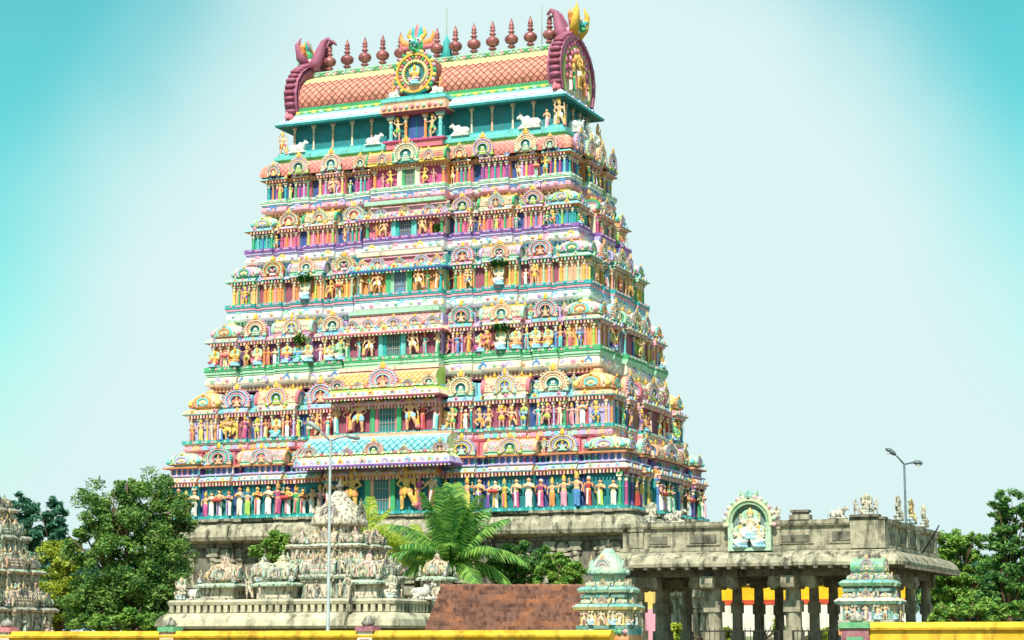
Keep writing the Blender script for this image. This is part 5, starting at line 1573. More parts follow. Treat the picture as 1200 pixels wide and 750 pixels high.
# ------------------------------------------------------------------ small weathered shrine towers
def vimana(name, label, loc, tiers, fade, cols, top='dome', rz=YAW, group=None, figs=True, seed=1, category="shrine", dw=0.60):
    """tiers: (half width, half depth, wall height, roof height)."""
    q = random.Random(seed)
    root = obj(name, None, loc=loc, rz=rz, kind="thing", category=category, label=label, group=group)
    z = 0.0
    for t, (a, b_, wh, rh) in enumerate(tiers):
        pl = Plan(a, b_, [(-a, -0.6 * a, 0, 'corner'), (-0.6 * a, -0.34 * a, -0.06, 'gap'), (-0.34 * a, 0.34 * a, 0.05, 'sala'), (0.34 * a, 0.6 * a, -0.06, 'gap'), (0.6 * a, a, 0, 'corner')],
                  [(-b_, -0.6 * b_, 0, 'corner'), (-0.6 * b_, -0.34 * b_, -0.06, 'gap'), (-0.34 * b_, 0.34 * b_, 0.05, 'sala'), (0.34 * b_, 0.6 * b_, -0.06, 'gap'), (0.6 * b_, b_, 0, 'corner')])
        s = MB()
        c = cols[t % len(cols)]
        pl.sweep(s, [(0.1, z, c[1]), (0.12, z + 0.08, c[1]), (0.0, z + 0.1, {'gap': c[2], '*': c[0], 'step': c[0]}), (0.0, z + wh, c[1]), (0.16, z + wh + 0.02, c[3]), (0.2, z + wh + 0.1, c[1]), (0.1, z + wh + 0.18, c[1]),
                     (-0.04, z + wh + 0.2, c[2]), (-0.04, z + wh + 0.2 + rh * 0.6, c[0]), (-a * 0.8, z + wh + 0.2 + rh * 0.62, c[0])])
        so = obj("storey", s.mesh("shrine_storey", fade), root)
        zz = z + wh + 0.18
        cw = 0.2 * a
        for sx in (-1, 1):
            for sy in (-1, 1):
                obj("domed_shrine", worn(KUTA[(t + seed) % 4], fade), so, (sx * (a - cw), sy * (b_ - cw), zz), 0, (cw * 1.1, cw * 1.1, rh * 0.5), c[3])
        for side, L in (('F', a), ('R', b_)):
            lo, r = pl.place(side, 0, 0.02, zz)
            obj("vaulted_shrine", worn(SALA[(t + seed) % 3], fade), so, pl.place(side, 0, -0.2 * min(1, a / 1.2), zz)[0], r, (L * 0.36, min(0.6, a * 0.4), rh * 0.6), c[3])
            obj("horseshoe_arch", worn(ARCH[(t + seed) % 4], fade), so, lo, r, (L * 0.2, 0.25, rh * 0.48), c[0])
            for f in (-0.94, -0.66, -0.3, 0.3, 0.66, 0.94):
                lo, r = pl.place(side, f * L, 0.03, z + 0.1)
                obj("pilaster", worn(PIL, fade), so, lo, r, (0.09 + 0.03 * a, 0.12, wh - 0.1), c[3])
            if figs:
                for f in (-0.8, -0.47, 0.0, 0.47, 0.8):
                    lo, r = pl.place(side, f * L, 0.1, z + 0.1)
                    kind = q.choice(['seated', 'deity', 'dancer', 'guardian', 'attendant'])
                    k = wh * 0.92 / (1.5 if kind == 'seated' else 1.95)
                    obj("figure", worn(FIG[kind], fade), so, lo, r + q.uniform(-0.2, 0.2), (k * 1.1, k, k), q.choice(['cream', 'mint', 'pink', 'sky', 'peach', 'yellow']), q.choice([0, 2, 3, 7, 7]))
                for f in (-0.5, 0.5):
                    lo, r = pl.place(side, f * L, 0.1, zz + 0.02)
                    k = rh * 0.42
                    obj("figure", worn(FIG[q.choice(['seated', 'guardian'])], fade), so, lo, r + q.uniform(-0.3, 0.3), k, q.choice(['cream', 'mint', 'peach', 'sky']), 7)
        z += wh + 0.2 + rh * 0.62
    a, b_ = tiers[-1][0], tiers[-1][1]
    w = a * dw
    tb_ = MB()
    c = cols[-1]
    if top == 'dome':
        tb_.loft([(0, 0, z - 0.02, w * 0.8, w * 0.8), (0, 0, z + w * 0.35, w * 0.8, w * 0.8)], c[0], 16, False, 0.6)
        tb_.loft([(0, 0, z + w * 0.35, w * 1.08, w * 1.08, c[1]), (0, 0, z + w * 0.45, w * 1.12, w * 1.12), (0, 0, z + w * 0.72, w * 1.04, w * 1.04), (0, 0, z + w * 1.0, w * 0.84, w * 0.84), (0, 0, z + w * 1.3, w * 0.58, w * 0.58), (0, 0, z + w * 1.6, w * 0.34, w * 0.34), (0, 0, z + w * 1.8, w * 0.22, w * 0.22)], c[3], 20, True, 0.7)
        zt = z + w * 1.8
        for q_ in range(16):
            an = 2 * math.pi * q_ / 16
            for rr, hh_, sz in ((1.1, 0.5, 0.09), (1.02, 0.74, 0.07), (0.84, 1.0, 0.07), (0.58, 1.3, 0.06), (0.34, 1.58, 0.05)):
                tb_.ball((w * rr * math.cos(an), w * rr * math.sin(an), z + w * hh_), (w * sz, w * sz, w * sz * 1.3), c[1] if q_ % 2 else c[0], 7, 5)
    else:
        prof = [(y * b_ * 0.8, z + 0.25 * w + h * w * 0.95) for y, h in VAULT]
        fl = [(-y, h) for y, h in prof] + [(y, h) for y, h in reversed(prof[:-1])]
        for k in range(len(fl) - 1):
            tb_.add([(-a * 0.85, *fl[k]), (a * 0.85, *fl[k]), (a * 0.85, *fl[k + 1]), (-a * 0.85, *fl[k + 1])], [(0, 1, 2, 3)], c[3] if k % 3 else c[1], True)
        for sx in (-1, 1):
            n = len(fl)
            tb_.add([(sx * a * 0.85, *p) for p in fl], [tuple(range(n)) if sx > 0 else tuple(reversed(range(n)))], c[0])
        tb_.box(-a * 0.8, a * 0.8, -b_ * 0.7, b_ * 0.7, z - 0.02, z + 0.25 * w, c[0])
        zt = fl[len(prof) - 1][1]
    tp = obj("crown_vault", tb_.mesh("shrine_crown", fade), root)
    for k in range(4 if top == 'dome' else 2):
        r = k * math.pi / 2 if top == 'dome' else 0
        if top == 'dome':
            lo = Matrix.Rotation(r, 4, 'Z') @ Vector((0, -w * 1.0, z + w * 0.4))
            obj("horseshoe_arch", worn(ARCH[k % 4], fade), tp, lo, r, (w * 0.42, w * 0.3, w * 0.5), c[1])
        else:
            sx = (-0.02, 0.9)[k]
            obj("horseshoe_arch", worn(ARCH[k % 4], fade), tp, (0, -b_ * 0.85, z + 0.1) if k == 0 else (a * 0.87, 0, z + 0.1), 0 if k == 0 else math.pi / 2, (w * 0.5, 0.2, w * 0.62), c[1])
    for fx in ((0,) if top == 'dome' else (-0.5, 0, 0.5)):
        obj("finial", worn(KUTA[0], 1.0) if False else FIN, tp, (fx * a, 0, zt - 0.02), 0, (w * 0.3, w * 0.3, w * 0.42))
    return root, zt
fm = MB()
fm.loft([(0, 0, 0, 0.6, 0.6), (0, 0, 0.15, 0.7, 0.7), (0, 0, 0.25, 0.3, 0.3), (0, 0, 0.4, 0.55, 0.55), (0, 0, 0.6, 0.65, 0.65), (0, 0, 0.78, 0.25, 0.25), (0, 0, 0.9, 0.3, 0.3), (0, 0, 1.4, 0.02, 0.02)], dstone, 10)
FIN = fm.mesh("finial_form")

# temple building in the middle distance, its roof crowded with shrines
temple = obj("small_temple", None, loc=(-4.5, 78.0, 0), rz=YAW, kind="thing", category="temple", label="low weathered grey temple building with dentil band and curved eave, shrines on its roof")
TL, TD = 10.0, 7.0
tp_ = Plan(TL / 2, TD / 2, [(-5, -1.9, 0, 'bay'), (-1.9, 3.2, 0.25, 'bay'), (3.2, 5, 0, 'bay')])
cplast = proc_mat("lime_plaster_old", '#A8A088', '#D2C8A8', 1.3, 0.9, '#3C3A33', 0.8, (1.2, 1.2, 0.3))
b = MB()
tp_.sweep(b, [(-0.2, 0, dstone), (-0.2, 2.0, dstone), (0.0, 2.05, dstone), (0.35, 2.15, cplast), (0.42, 2.25, cplast), (0.36, 2.5, cplast), (0.15, 2.72, cplast), (0.0, 2.76, dstone), (-0.12, 2.78, dstone), (-0.12, 3.06, cplast), (0.04, 3.08, cplast), (0.08, 3.2, cplast), (0.0, 3.28, cplast), (-0.6, 3.3, dstone)])
rg = tp_.ring(-0.6)
b.add([(x, y, 3.3) for x, y in rg], [tuple(range(len(rg)))], dstone)
obj("hall_body", b.mesh("temple_body"), temple, (-TL / 2, TD / 2, 0))
bal = MB(); bal.box(-0.09, 0.09, -0.1, 0.1, 0, 0.28, cplast)
balm = bal.mesh("baluster")
for side, L in (('F', TL / 2), ('R', TD / 2)):
    s = -L + 0.12
    while s < L:
        loc, r = tp_.place(side, s, -0.06, 2.78)
        obj("baluster", balm, temple, (loc[0] - TL / 2, loc[1] + TD / 2, loc[2]), r)
        s += 0.31
R2 = Matrix.Rotation(YAW, 4, 'Z')
def tpt(x, y, z=3.29):
    return Vector((-4.5, 78.0, 0)) + R2 @ Vector((x, y, z))
WC = [('cream', 'grey', 'deepteal', 'mint'), ('cream', 'mint', 'grey', 'peach'), ('grey', 'cream', 'grey', 'cream')]
F1 = 0.68
vimana("main_shrine_tower", "tall weathered grey shrine tower rising from the middle of the low temple's roof", tpt(-3.75, 2.6), [(2.05, 1.7, 0.78, 0.85), (1.5, 1.25, 0.5, 0.65)], F1, WC, 'dome', seed=3, dw=0.64)
def roof_shrine(label, x, y, w, wh, hd, c, k, z=3.29):
    """Plain walled cell with a flat eave, a pointed dome with arches, and small statues at its corners."""
    root = obj("roof_shrine", None, loc=tpt(x, y, z), rz=YAW, kind="thing", category="shrine", label=label, group="shrines on the low temple's roof")
    m = MB(); m.box(-w * 0.78, w * 0.78, -w * 0.7, w * 0.7, 0, wh, 'cream'); m.box(-w * 0.86, w * 0.86, -w * 0.78, w * 0.78, 0, 0.07, 'grey')
    obj("cell_wall", m.mesh("cell_wall", 0.6), root)
    m = MB(); Plan(w * 0.78, w * 0.7).sweep(m, [(0.0, wh - 0.01, 'mint'), (w * 0.3, wh, 'mint'), (w * 0.32, wh + 0.07, 'mint'), (w * 0.16, wh + 0.15, 'mint'), (-w * 0.2, wh + 0.2, 'cream'), (-w * 0.76, wh + 0.21, 'cream')])
    obj("eave", m.mesh("cell_eave", 0.62), root)
    d = obj("dome", worn(KUTA[k], F1), root, (0, 0, wh + 0.19), 0, (w * 0.74, w * 0.7, hd / 1.9), c)
    for sx in (-1, 1):
        for sy in (-1, 1):
            obj("figure", worn(FIG['seated'], F1), d, (sx * 1.2, sy * 1.15, 0), R(40 * sx if sy < 0 else 180 - 40 * sx), (0.42, 0.42, 0.62), 'cream', 7)
    obj("finial", FIN, d, (0, 0, 1.75), 0, (0.22, 0.22, 0.3))
roof_shrine("cream weathered shrine with pointed dome on the low temple's far roof end", -7.95, 0.9, 0.88, 0.48, 1.1, 'peach', 2)
roof_shrine("small pale blue domed shrine behind the cream one on the low temple", -6.95, 2.2, 0.62, 0.75, 0.85, 'sky', 3)
roof_shrine("weathered domed shrine on the temple roof just left of the lamp pole", -5.3, 0.8, 0.85, 0.5, 1.1, 'mint', 1)
roof_shrine("weathered domed shrine right of the lamp pole at the temple's corner", -1.55, 0.95, 0.75, 0.55, 1.05, 'peach', 0)
roof_shrine("pale shrine dome peeping up just left of the red tiled roof", -0.7, 5.4, 0.62, 0.8, 0.95, 'cream', 2)
for x, y, kind, k, lab in ((-9.7, 0.35, 'seated', 0.62, "worn seated statue on the low temple's outer roof corner by the big tree"), (-9.0, 0.5, 'bull', 0.5, "worn bull statue next to the corner statue by the big tree"),
                           (-0.3, 0.35, 'seated', 0.62, "white worn seated statue on the temple's corner nearest the red roof"), (-2.05, 0.1, 'attendant', 0.55, "small standing statue at the temple roof edge beside the lamp pole"),
                           (-6.55, 0.3, 'guardian', 0.5, "small worn guardian statue between two roof shrines of the low temple"), (-0.25, 3.0, 'bull', 0.55, "worn bull statue on the temple's side edge behind the white statue")):
    me = worn(BULL, F1) if kind == 'bull' else worn(FIG[kind], F1)
    obj("roof_statue", me, None, tpt(x, y), YAW, k, 'cream', 7, lab, "statue", "statues on the low temple's roof", "thing")

# shrine tower cut by the frame edge at the far side
vimana("weathered_shrine_tower", "weathered grey shrine tower beside the dark trees, cut off by the picture's edge", at(-36, 752, 72), [(2.15, 1.8, 1.0, 0.85), (1.75, 1.5, 0.6, 0.8), (1.35, 1.15, 0.5, 0.7), (0.95, 0.85, 0.35, 0.5)], 0.66,
       [('cream', 'grey', 'deepteal', 'peach'), ('cream', 'mint', 'grey', 'orange'), ('cream', 'grey', 'deepteal', 'mint')], 'dome', seed=4)

# ------------------------------------------------------------------ yellow boundary wall with posts
ywall = proc_mat("yellow_limewash", '#D2A024', '#F0C442', 1.2, 0.88, '#7A5C24', 0.6, (2.2, 2.2, 0.5))
wallA = Vector((1.9, 56.9, 0))
def wpt(s, z=0, d=0):       # s metres along the wall from its gate end (negative: to the far end)
    return wallA + Matrix.Rotation(YAW, 4, 'Z') @ Vector((s, -d, z))
def boundary(name, s0, s1, top, label):
    root = obj(name, None, loc=wpt(0), rz=YAW, kind="thing", category="wall", label=label)
    b = MB(); b.box(s0, s1, -0.12, 0.12, 0, top - 0.2, ywall)
    obj("wall_body", b.mesh("wall_body"), root)
    b = MB()
    b.extrude([(0.2, 0), (0.22, 0.06), (0.16, 0.12), (0.12, 0.2), (-0.12, 0.2), (-0.16, 0.12), (-0.22, 0.06), (-0.2, 0)], s0, s1, ywall, False)
    for k in range(len(b.v)):
        x, y, z = b.v[k]; b.v[k] = (y, -x, z + top - 0.2)
    obj("coping", b.mesh("coping"), root)
    return root
def wall_post(root, s, top, c1, c2, w=0.24):
    b = MB()
    b.box(s - w, s + w, -0.2, 0.2, 0, top - 0.02, c2)
    b.box(s - w * 0.6, s + w * 0.6, -0.23, -0.19, 0.3, top - 0.25, c1)
    p = obj("post", b.mesh("post", 0.15), root)
    b = MB()
    b.box(s - w - 0.06, s + w + 0.06, -0.26, 0.26, top - 0.02, top + 0.13, c1, 0.9)
    obj("cap", b.mesh("post_cap", 0.15), p)
    b = MB()
    b.loft([(s, 0, top + 0.13, 0.14, 0.14), (s, 0, top + 0.2, 0.22, 0.2), (s, 0, top + 0.3, 0.16, 0.14), (s, 0, top + 0.42, 0.02, 0.02)], 'grey', 8)
    obj("bud", b.mesh("post_bud", 0.5), p)
wl_ = boundary("boundary_wall", -22, 0.95, 1.95, "yellow boundary wall with small coloured posts running below the red tiled roof")
for s, c1, c2 in ((-19.3, 'rose', 'cream'), (-13.3, 'green', 'peach'), (-6.6, 'maroon', 'cream')):
    wall_post(wl_, s, 1.95, c1, c2)
wr_ = boundary("boundary_wall", 8.15, 18, 2.13, "yellow boundary wall below the leafy trees past the stone hall")
wall_post(wr_, 7.78, 2.0, 'green', 'maroon', 0.36)
wall_post(wr_, 13.0, 2.13, 'maroon', 'rose', 0.3)

def gate_shrine(s, label, cols, seed, zb, k, top='barrel'):
    root, zt = vimana("gate_shrine", label, wpt(s, zb, -0.95), [(0.80 * k, 0.6 * k, 0.62 * k, 0.3 * k), (0.66 * k, 0.5 * k, 0.16 * k, 0.26 * k)], 0.44, cols, top, seed=seed, dw=0.95 if top == 'dome' else 0.6, group="small shrines on the gate posts")
    b = MB()
    b.box(-0.95 * k, 0.95 * k, -0.7 * k, 0.7 * k, -0.16, 0.0, cols[0][1])
    b.box(-0.85 * k, 0.85 * k, -0.6 * k, 0.6 * k, -zb, -0.3, ywall)
    b.box(-0.95 * k, 0.95 * k, -0.68 * k, 0.68 * k, -0.3, -0.16, 'orange')
    for q_ in range(9):
        x = -0.84 * k + q_ * 0.21 * k
        b.ball((x, -0.7 * k, -0.08), (0.09, 0.07, 0.08), ('green', 'green', 'pink')[q_ % 3], 7, 4)
    b.box(-0.5 * k, 0.1 * k, -0.63 * k, -0.6 * k, -zb + 0.4, -0.3, 'teal')
    obj("gate_post", b.mesh("gate_post", 0.2), root)
gate_shrine(0.5, "small faded shrine with pointed pale dome right of the tiled roof", [('peach', 'teal', 'teal', 'yellow'), ('mint', 'teal', 'navy', 'mint')], 1, 1.98, 0.82, 'dome')
gate_shrine(7.95, "small pale turquoise shrine with green vaulted top before the hall's corner", [('lavender', 'cream', 'navy', 'teal'), ('mint', 'teal', 'navy', 'green')], 7, 2.1, 0.80)

# iron railing across the gateway
iron = proc_mat("dark_iron", '#1E1D1C', '#35302B', 3, 0.6, bump=0)
rl = obj("iron_railing", None, loc=wpt(1.4, 0, -6.5), rz=YAW, kind="thing", category="railing", label="thin dark iron railing standing in front of the hall's pillars")
for x0, x1 in ((0.0, 2.5), (2.9, 5.2), (5.7, 7.6)):
    b = MB()
    b.box(x0, x1, -0.02, 0.02, 1.93, 1.97, iron); b.box(x0, x1, -0.02, 0.02, 1.0, 1.03, iron)
    b.box(x0, x0 + 0.05, -0.025, 0.025, 0, 1.97, iron); b.box(x1 - 0.05, x1, -0.025, 0.025, 0, 1.97, iron)
    fr_ = obj("railing_panel", b.mesh("railing_panel"), rl)
    b = MB()
    x = x0 + 0.16
    while x < x1 - 0.1:
        b.box(x - 0.008, x + 0.008, -0.01, 0.01, 1.03, 2.05, iron)
        x += 0.16
    obj("railing_bars", b.mesh("railing_bars"), fr_, kind="stuff")

# ------------------------------------------------------------------ red tiled roof building
trow = obj("tiled_house", None, loc=(0, 0, 0), kind="thing", category="house", label="low house with old red brown clay tiled roof behind the yellow wall")
tl0 = at(520, 689, 71.5); 
wallm = proc_mat("mud_plaster", '#8A7A60', '#A99878', 1.2, 0.9)
tile_m = proc_mat("clay_tiles", '#5A3C34', '#8A6252', 2.6, 0.92, '#B87850', 0.65, (0.9, 0.9, 0.9), island=0.3)
X0, X1 = -2.45, 2.5
ZR, ZE = 3.50, 1.95
b = MB(); b.box(X0, X1, 67.2, 74.6, 0, 2.2, wallm)
obj("wall", b.mesh("house_wall"), trow)
rows, cols_n = 10, 52
b = MB()
q = random.Random(11)
for r in range(rows):
    t0, t1 = r / rows, (r + 1.25) / rows
    for c in range(cols_n):
        hipL = 0.0
        xa = X0 - 0.38 * (1 - t0) * 1.0 + (X1 + 0.1 - X0 + 0.38 * (1 - t0)) * c / cols_n
        w = (X1 - X0 + 0.5) / cols_n
        za, zb_ = ZE + (ZR - ZE) * t0, ZE + (ZR - ZE) * min(1.0, t1)
        ya, yb = 66.6 + 4.4 * t0, 66.6 + 4.4 * min(1.0, t1)
        l_ = 0.15 + q.uniform(-0.03, 0.04)
        b.add([(xa, ya, za + l_), (xa + w * 0.5, ya, za + l_ + 0.04), (xa + w * 0.98, ya, za + l_), (xa + w * 0.98, yb, zb_), (xa + w * 0.5, yb, zb_ + 0.04), (xa, yb, zb_), (xa, ya, za), (xa + w, ya, za)],
              [(0, 1, 4, 5), (1, 2, 3, 4), (6, 7, 2, 1, 0)], tile_m)
for r in range(rows):       # plain far slope
    pass
b.add([(X0 - 0.3, 75.4, ZE), (X1 + 0.1, 75.4, ZE), (X1 + 0.1, 71.0, ZR), (X0, 71.0, ZR)], [(0, 1, 2, 3)], tile_m)
b.add([(X0, 71.0, ZR), (X0 - 0.38, 66.6, ZE), (X0 - 0.3, 75.4, ZE)], [(0, 1, 2)], tile_m)
rf = obj("roof", b.mesh("tile_courses"), trow, kind="stuff")
b = MB()
rt = MB(); rt.T = Matrix.Rotation(math.pi / 2, 4, 'Y'); rt.loft([(0, 0, -0.16, 0.11, 0.13), (0, 0, 0.16, 0.085, 0.1)], tile_m, 10)
rtm = rt.mesh("ridge_tile_form")
for k in range(17):
    obj("ridge_tile", rtm, rf, (X0 + 0.12 + k * 0.295, 71.0, ZR + 0.02 + q.uniform(-0.015, 0.015)), R(q.uniform(-2, 2)))

# ------------------------------------------------------------------ striped compound wall seen between the pillars
cw_y = proc_mat("awning_yellow", '#E0A818', '#F5C62C', 1.0, 0.8)
cw_g = proc_mat("mossy_plaster", '#7E8468', '#A9AC8C', 0.8, 0.9, '#5A6A3A', 0.5)
cw_r = proc_mat("band_red", '#B8402A', '#D05A38', 1.0, 0.85)
cw_w = proc_mat("whitewash", '#D8D2C4', '#EFEBDD', 0.8, 0.9, '#9A9484', 0.4)
pA = at(700, 753, 135); pB = at(1072, 753, 124)
cwall = obj("compound_wall", None, loc=(pA.x, pA.y, 0), rz=math.atan2(pB.y - pA.y, pB.x - pA.x), kind="thing", category="wall", label="distant white wall with red band and yellow top seen between the hall's pillars")
Lw = (pB - pA).length
for nm, z0, z1, mt, y in (("white_base", 2.0, 3.98, cw_w, 0), ("lower_wall", 0, 2.0, cw_g, -0.02), ("red_band", 3.98, 4.28, cw_r, -0.03), ("yellow_top", 4.28, 5.25, cw_y, 0)):
    b = MB(); b.box(0, Lw, y, 0.35, z0, z1, mt); obj(nm, b.mesh(nm), cwall)
b = MB(); b.box(0, Lw, -0.15, 0.5, 5.25, 5.5, cw_w); obj("coping", b.mesh("cw_coping"), cwall)

# ------------------------------------------------------------------ street lamps
galv = proc_mat("galvanised_steel", '#8A9492', '#A6AEAA', 4, 0.5, bump=0, metallic=0.2)
grey_p = proc_mat("grey_pole", '#4E5A5C', '#6A7678', 4, 0.5, bump=0, metallic=0.2)
def lamp(loc, h, arms, pm_, label, r0, rz=0.0):
    root = obj("street_lamp", None, loc=loc, rz=rz, kind="thing", category="street lamp", label=label)
    b = MB(); b.loft([(0, 0, 0, r0 * 1.7, r0 * 1.7), (0, 0, 0.4, r0 * 1.7, r0 * 1.7), (0, 0, 0.42, r0, r0), (0, 0, h, r0 * 0.6, r0 * 0.6)], pm_, 10)
    obj("pole", b.mesh("lamp_pole"), root)
    for pts, hd in arms:
        b = MB(); b.tube([(x, 0, h + z) for x, z in pts], [r0 * 0.5] * len(pts), pm_, 8)
        arm = obj("arm", b.mesh("lamp_arm"), root)
        (x0, z0), (x1, z1) = pts[-1], hd
        b = MB()
        L_ = Vector((x1 - x0, 0, z1 - z0)); d = L_.normalized(); up = Vector((-d.z, 0, d.x))
        if up.z < 0: up = -up
        p0 = Vector((x0, 0, h + z0))
        b.tube([p0, p0 + L_ * 0.2 + up * 0.02, p0 + L_ * 0.7 + up * 0.03, p0 + L_], [r0 * 0.6, r0 * 1.3, r0 * 1.5, r0 * 0.6], pm_, 8)
        hd_ = obj("lamp_head", b.mesh("lamp_head"), arm)
        b = MB(); c = p0 + L_ * 0.6 - up * 0.1
        b.ball(tuple(c), (r0 * 1.8, r0, r0 * 0.6), 'white', 8, 5)
        obj("lens", b.mesh("lamp_lens"), hd_)
p = at(384, 753, 62); top = at(388.5, 515, 62)
lamp((p.x, 62, 0), top.z, [([(0, -0.05), (-0.25, 0.18), (-0.32, 0.25)], (-0.75, 0.55)), ([(0, -0.05), (0.3, 0.08), (0.5, 0.1)], (0.9, 0.02))], galv, "tall pale steel double lamp pole standing before the low temple", 0.062)
p = at(1066, 753, 100); top = at(1066.5, 543, 100)
lamp((p.x, 100, 0), top.z, [([(0, -0.05), (-0.3, 0.3), (-0.42, 0.42)], (-0.9, 0.72)), ([(0, -0.05), (0.3, 0.02), (0.45, 0.04)], (0.9, -0.02))], grey_p, "grey double arm street lamp rising behind the stone hall", 0.085)
# painted buttress of the gate passage, glimpsed behind the hall's end pillar
pr = at(762, 753, 98)
prt = obj("painted_buttress", None, loc=(pr.x, pr.y, 0), rz=YAW, kind="thing", category="wall", label="cream and pink painted buttress glimpsed behind the hall's end pillar by the tower")
b = MB(); b.box(-0.6, 0.6, -0.5, 1.5, 0, 3.2, 'pink', 0.85); obj("lower_wall", b.mesh("buttress_lower"), prt)
b = MB(); b.box(-0.5, 0.5, -0.42, 1.4, 3.2, 5.0, 'yellow'); obj("upper_wall", b.mesh("buttress_upper"), prt)
lay_stones(sbase, Plan(13.78, 6.73), [(0.54, 7.16), (0.56, 7.17), (0.64, 7.36), (0.54, 7.72), (0.32, 8.03), (0.20, 8.08)], 1.5, stone, ('F', 'R'), None)
# ------------------------------------------------------------------ trees and palms
def leaf_mat(name, c1, c2, sc=0.9):
    """Leaf faces that vary one by one and let some light through."""
    m = proc_mat(name, c1, c2, sc, 0.5, island=True, bump=0)
    n, l = m.node_tree.nodes, m.node_tree.links
    bs = n["Principled BSDF"]
    bs.inputs["Specular IOR Level"].default_value = 0.35
    src = bs.inputs["Base Color"].links[0].from_socket
    tr = n.new("ShaderNodeBsdfTranslucent"); mx = n.new("ShaderNodeMixShader"); mx.inputs[0].default_value = 0.32
    hs = n.new("ShaderNodeHueSaturation"); hs.inputs["Value"].default_value = 1.5; hs.inputs["Hue"].default_value = 0.48
    l.new(src, hs.inputs["Color"]); l.new(hs.outputs[0], tr.inputs[0])
    l.new(bs.outputs[0], mx.inputs[1]); l.new(tr.outputs[0], mx.inputs[2]); l.new(mx.outputs[0], n["Material Output"].inputs[0])
    return m
LEAF_B = leaf_mat("leaf_broad", '#2E6432', '#86A650')
LEAF_D = leaf_mat("leaf_deep", '#2A5E34', '#76A04C')
LEAF_Y = leaf_mat("leaf_olive", '#6C8628', '#BCC64E')
LEAF_M = leaf_mat("leaf_fresh", '#407830', '#98B854')
LEAF_C = leaf_mat("leaf_bluish", '#2A5A48', '#62967A')
bark = proc_mat("bark", '#4A3B2A', '#6E5A42', 3, 0.9)
def tree(name, label, px, Y, blobs, mat, nleaf, size, seed, group=None, trunk_r=0.2, droop=0.0, category="tree"):
    """blobs: (px, py, radius in px, vertical squash) ellipsoids at distance Y that leaf clumps fill."""
    q = random.Random(seed)
    base = at(px, 753, Y); base.z = 0
    root = obj(name, None, loc=base, kind="thing", category=category, label=label, group=group)
    ppm = FPX / Y
    B = []
    for bx, by, br, sq in blobs:
        c = at(bx, by, Y) - base
        c.y += q.uniform(-0.3, 0.3) * br / ppm
        B.append((c, br / ppm, sq))
    t = MB()
    top = max(B, key=lambda k: k[0].z)[0]
    cen = sum((k[0] for k in B), Vector()) / len(B)
    fork = Vector((cen.x * 0.3, 0, max(0.6, min(cen.z * 0.5, 3.0))))
    t.tube([(0, 0, -0.1), (fork.x * 0.5, 0.05, fork.z * 0.5), tuple(fork)], [trunk_r * 1.4, trunk_r, trunk_r * 0.85], bark, 9)
    for c, r, sq in B:
        mid = fork.lerp(c, 0.55) + Vector((q.uniform(-.2, .2), q.uniform(-.2, .2), 0.15))
        t.tube([tuple(fork - Vector((0, 0, 0.2))), tuple(mid), tuple(c + Vector((0, 0, r * 0.4)))], [trunk_r * 0.6, trunk_r * 0.35, 0.03], bark, 6)
        for _ in range(4):
            e = c + Vector((q.uniform(-1, 1), q.uniform(-1, 1), q.uniform(-0.6, 0.9))) * r * 0.8
            t.tube([tuple(mid), tuple(e)], [trunk_r * 0.22, 0.015], bark, 5)
    obj("trunk", t.mesh("trunk"), root)
    tot = sum(k[1] ** 2 for k in B)
    V, Fc = [], []
    for c, r, sq in B:
        ncl = max(8, int(22 * (r / 0.9) ** 1.2))
        n = int(nleaf * r * r / tot)
        cl = []
        for _ in range(ncl):
            d = Vector((q.gauss(0, 1), q.gauss(0, 1), q.gauss(0, 1))).normalized() * (r * q.uniform(0.35, 1.0))
            cl.append((c + Vector((d.x, d.y, d.z * sq)), r * q.uniform(0.18, 0.36)))
        for k in range(n):
            cc, cr = cl[k % ncl]
            d = Vector((q.gauss(0, 1), q.gauss(0, 1), q.gauss(0, 1)))
            d = d.normalized() * cr * (q.random() ** 0.45)
            p = cc + Vector((d.x, d.y, d.z * 0.75))
            s = size * q.uniform(0.6, 1.35)
            ax = Vector((q.gauss(0, 1), q.gauss(0, 1), q.gauss(0, 0.6) - droop)).normalized()
            nn = Vector((q.gauss(0, 0.8), q.gauss(0, 0.8) - 0.3, 1.0)).normalized()
            sd_ = ax.cross(nn)
            if sd_.length < 1e-3:
                continue
            sd_.normalize()
            o = len(V)
            V += [tuple(p - ax * s), tuple(p + sd_ * s * 0.42 - ax * s * 0.1), tuple(p + ax * s), tuple(p - sd_ * s * 0.42 - ax * s * 0.1)]
            Fc.append((o, o + 1, o + 2, o + 3))
    me = bpy.data.meshes.new("crown")
    me.from_pydata(V, [], Fc)
    me.materials.append(mat)
    obj("crown", me, root)
    return root

tree("broad_tree", "large dense dark green tree covering the tower's far corner", 150, 92,
     [(125, 600, 36, 1.0), (180, 590, 40, 1.0), (205, 605, 28, 1.1), (150, 640, 48, 1.0), (110, 640, 34, 1.0), (195, 650, 40, 1.1), (160, 690, 52, 0.9), (110, 700, 40, 0.9), (195, 700, 36, 1.0), (150, 575, 22, 0.9), (130, 722, 36, 0.7), (180, 725, 34, 0.7), (100, 722, 26, 0.8)], LEAF_B, 80000, 0.09, 1, trunk_r=0.35)
tree("yellowgreen_bush", "low yellow green bush at the foot of the broad tree", 140, 86, [(120, 728, 18, 0.7), (150, 726, 20, 0.7), (172, 730, 16, 0.7)], LEAF_M, 5000, 0.10, 14, category="bush")
tree("back_tree", "dark tree far behind the broad tree, standing next to the weathered shrine tower", 30, 120, [(28, 598, 20, 1.0), (22, 620, 22, 1.1), (35, 640, 24, 1.2)], LEAF_C, 5000, 0.19, 2, "dark trees behind the shrine tower")
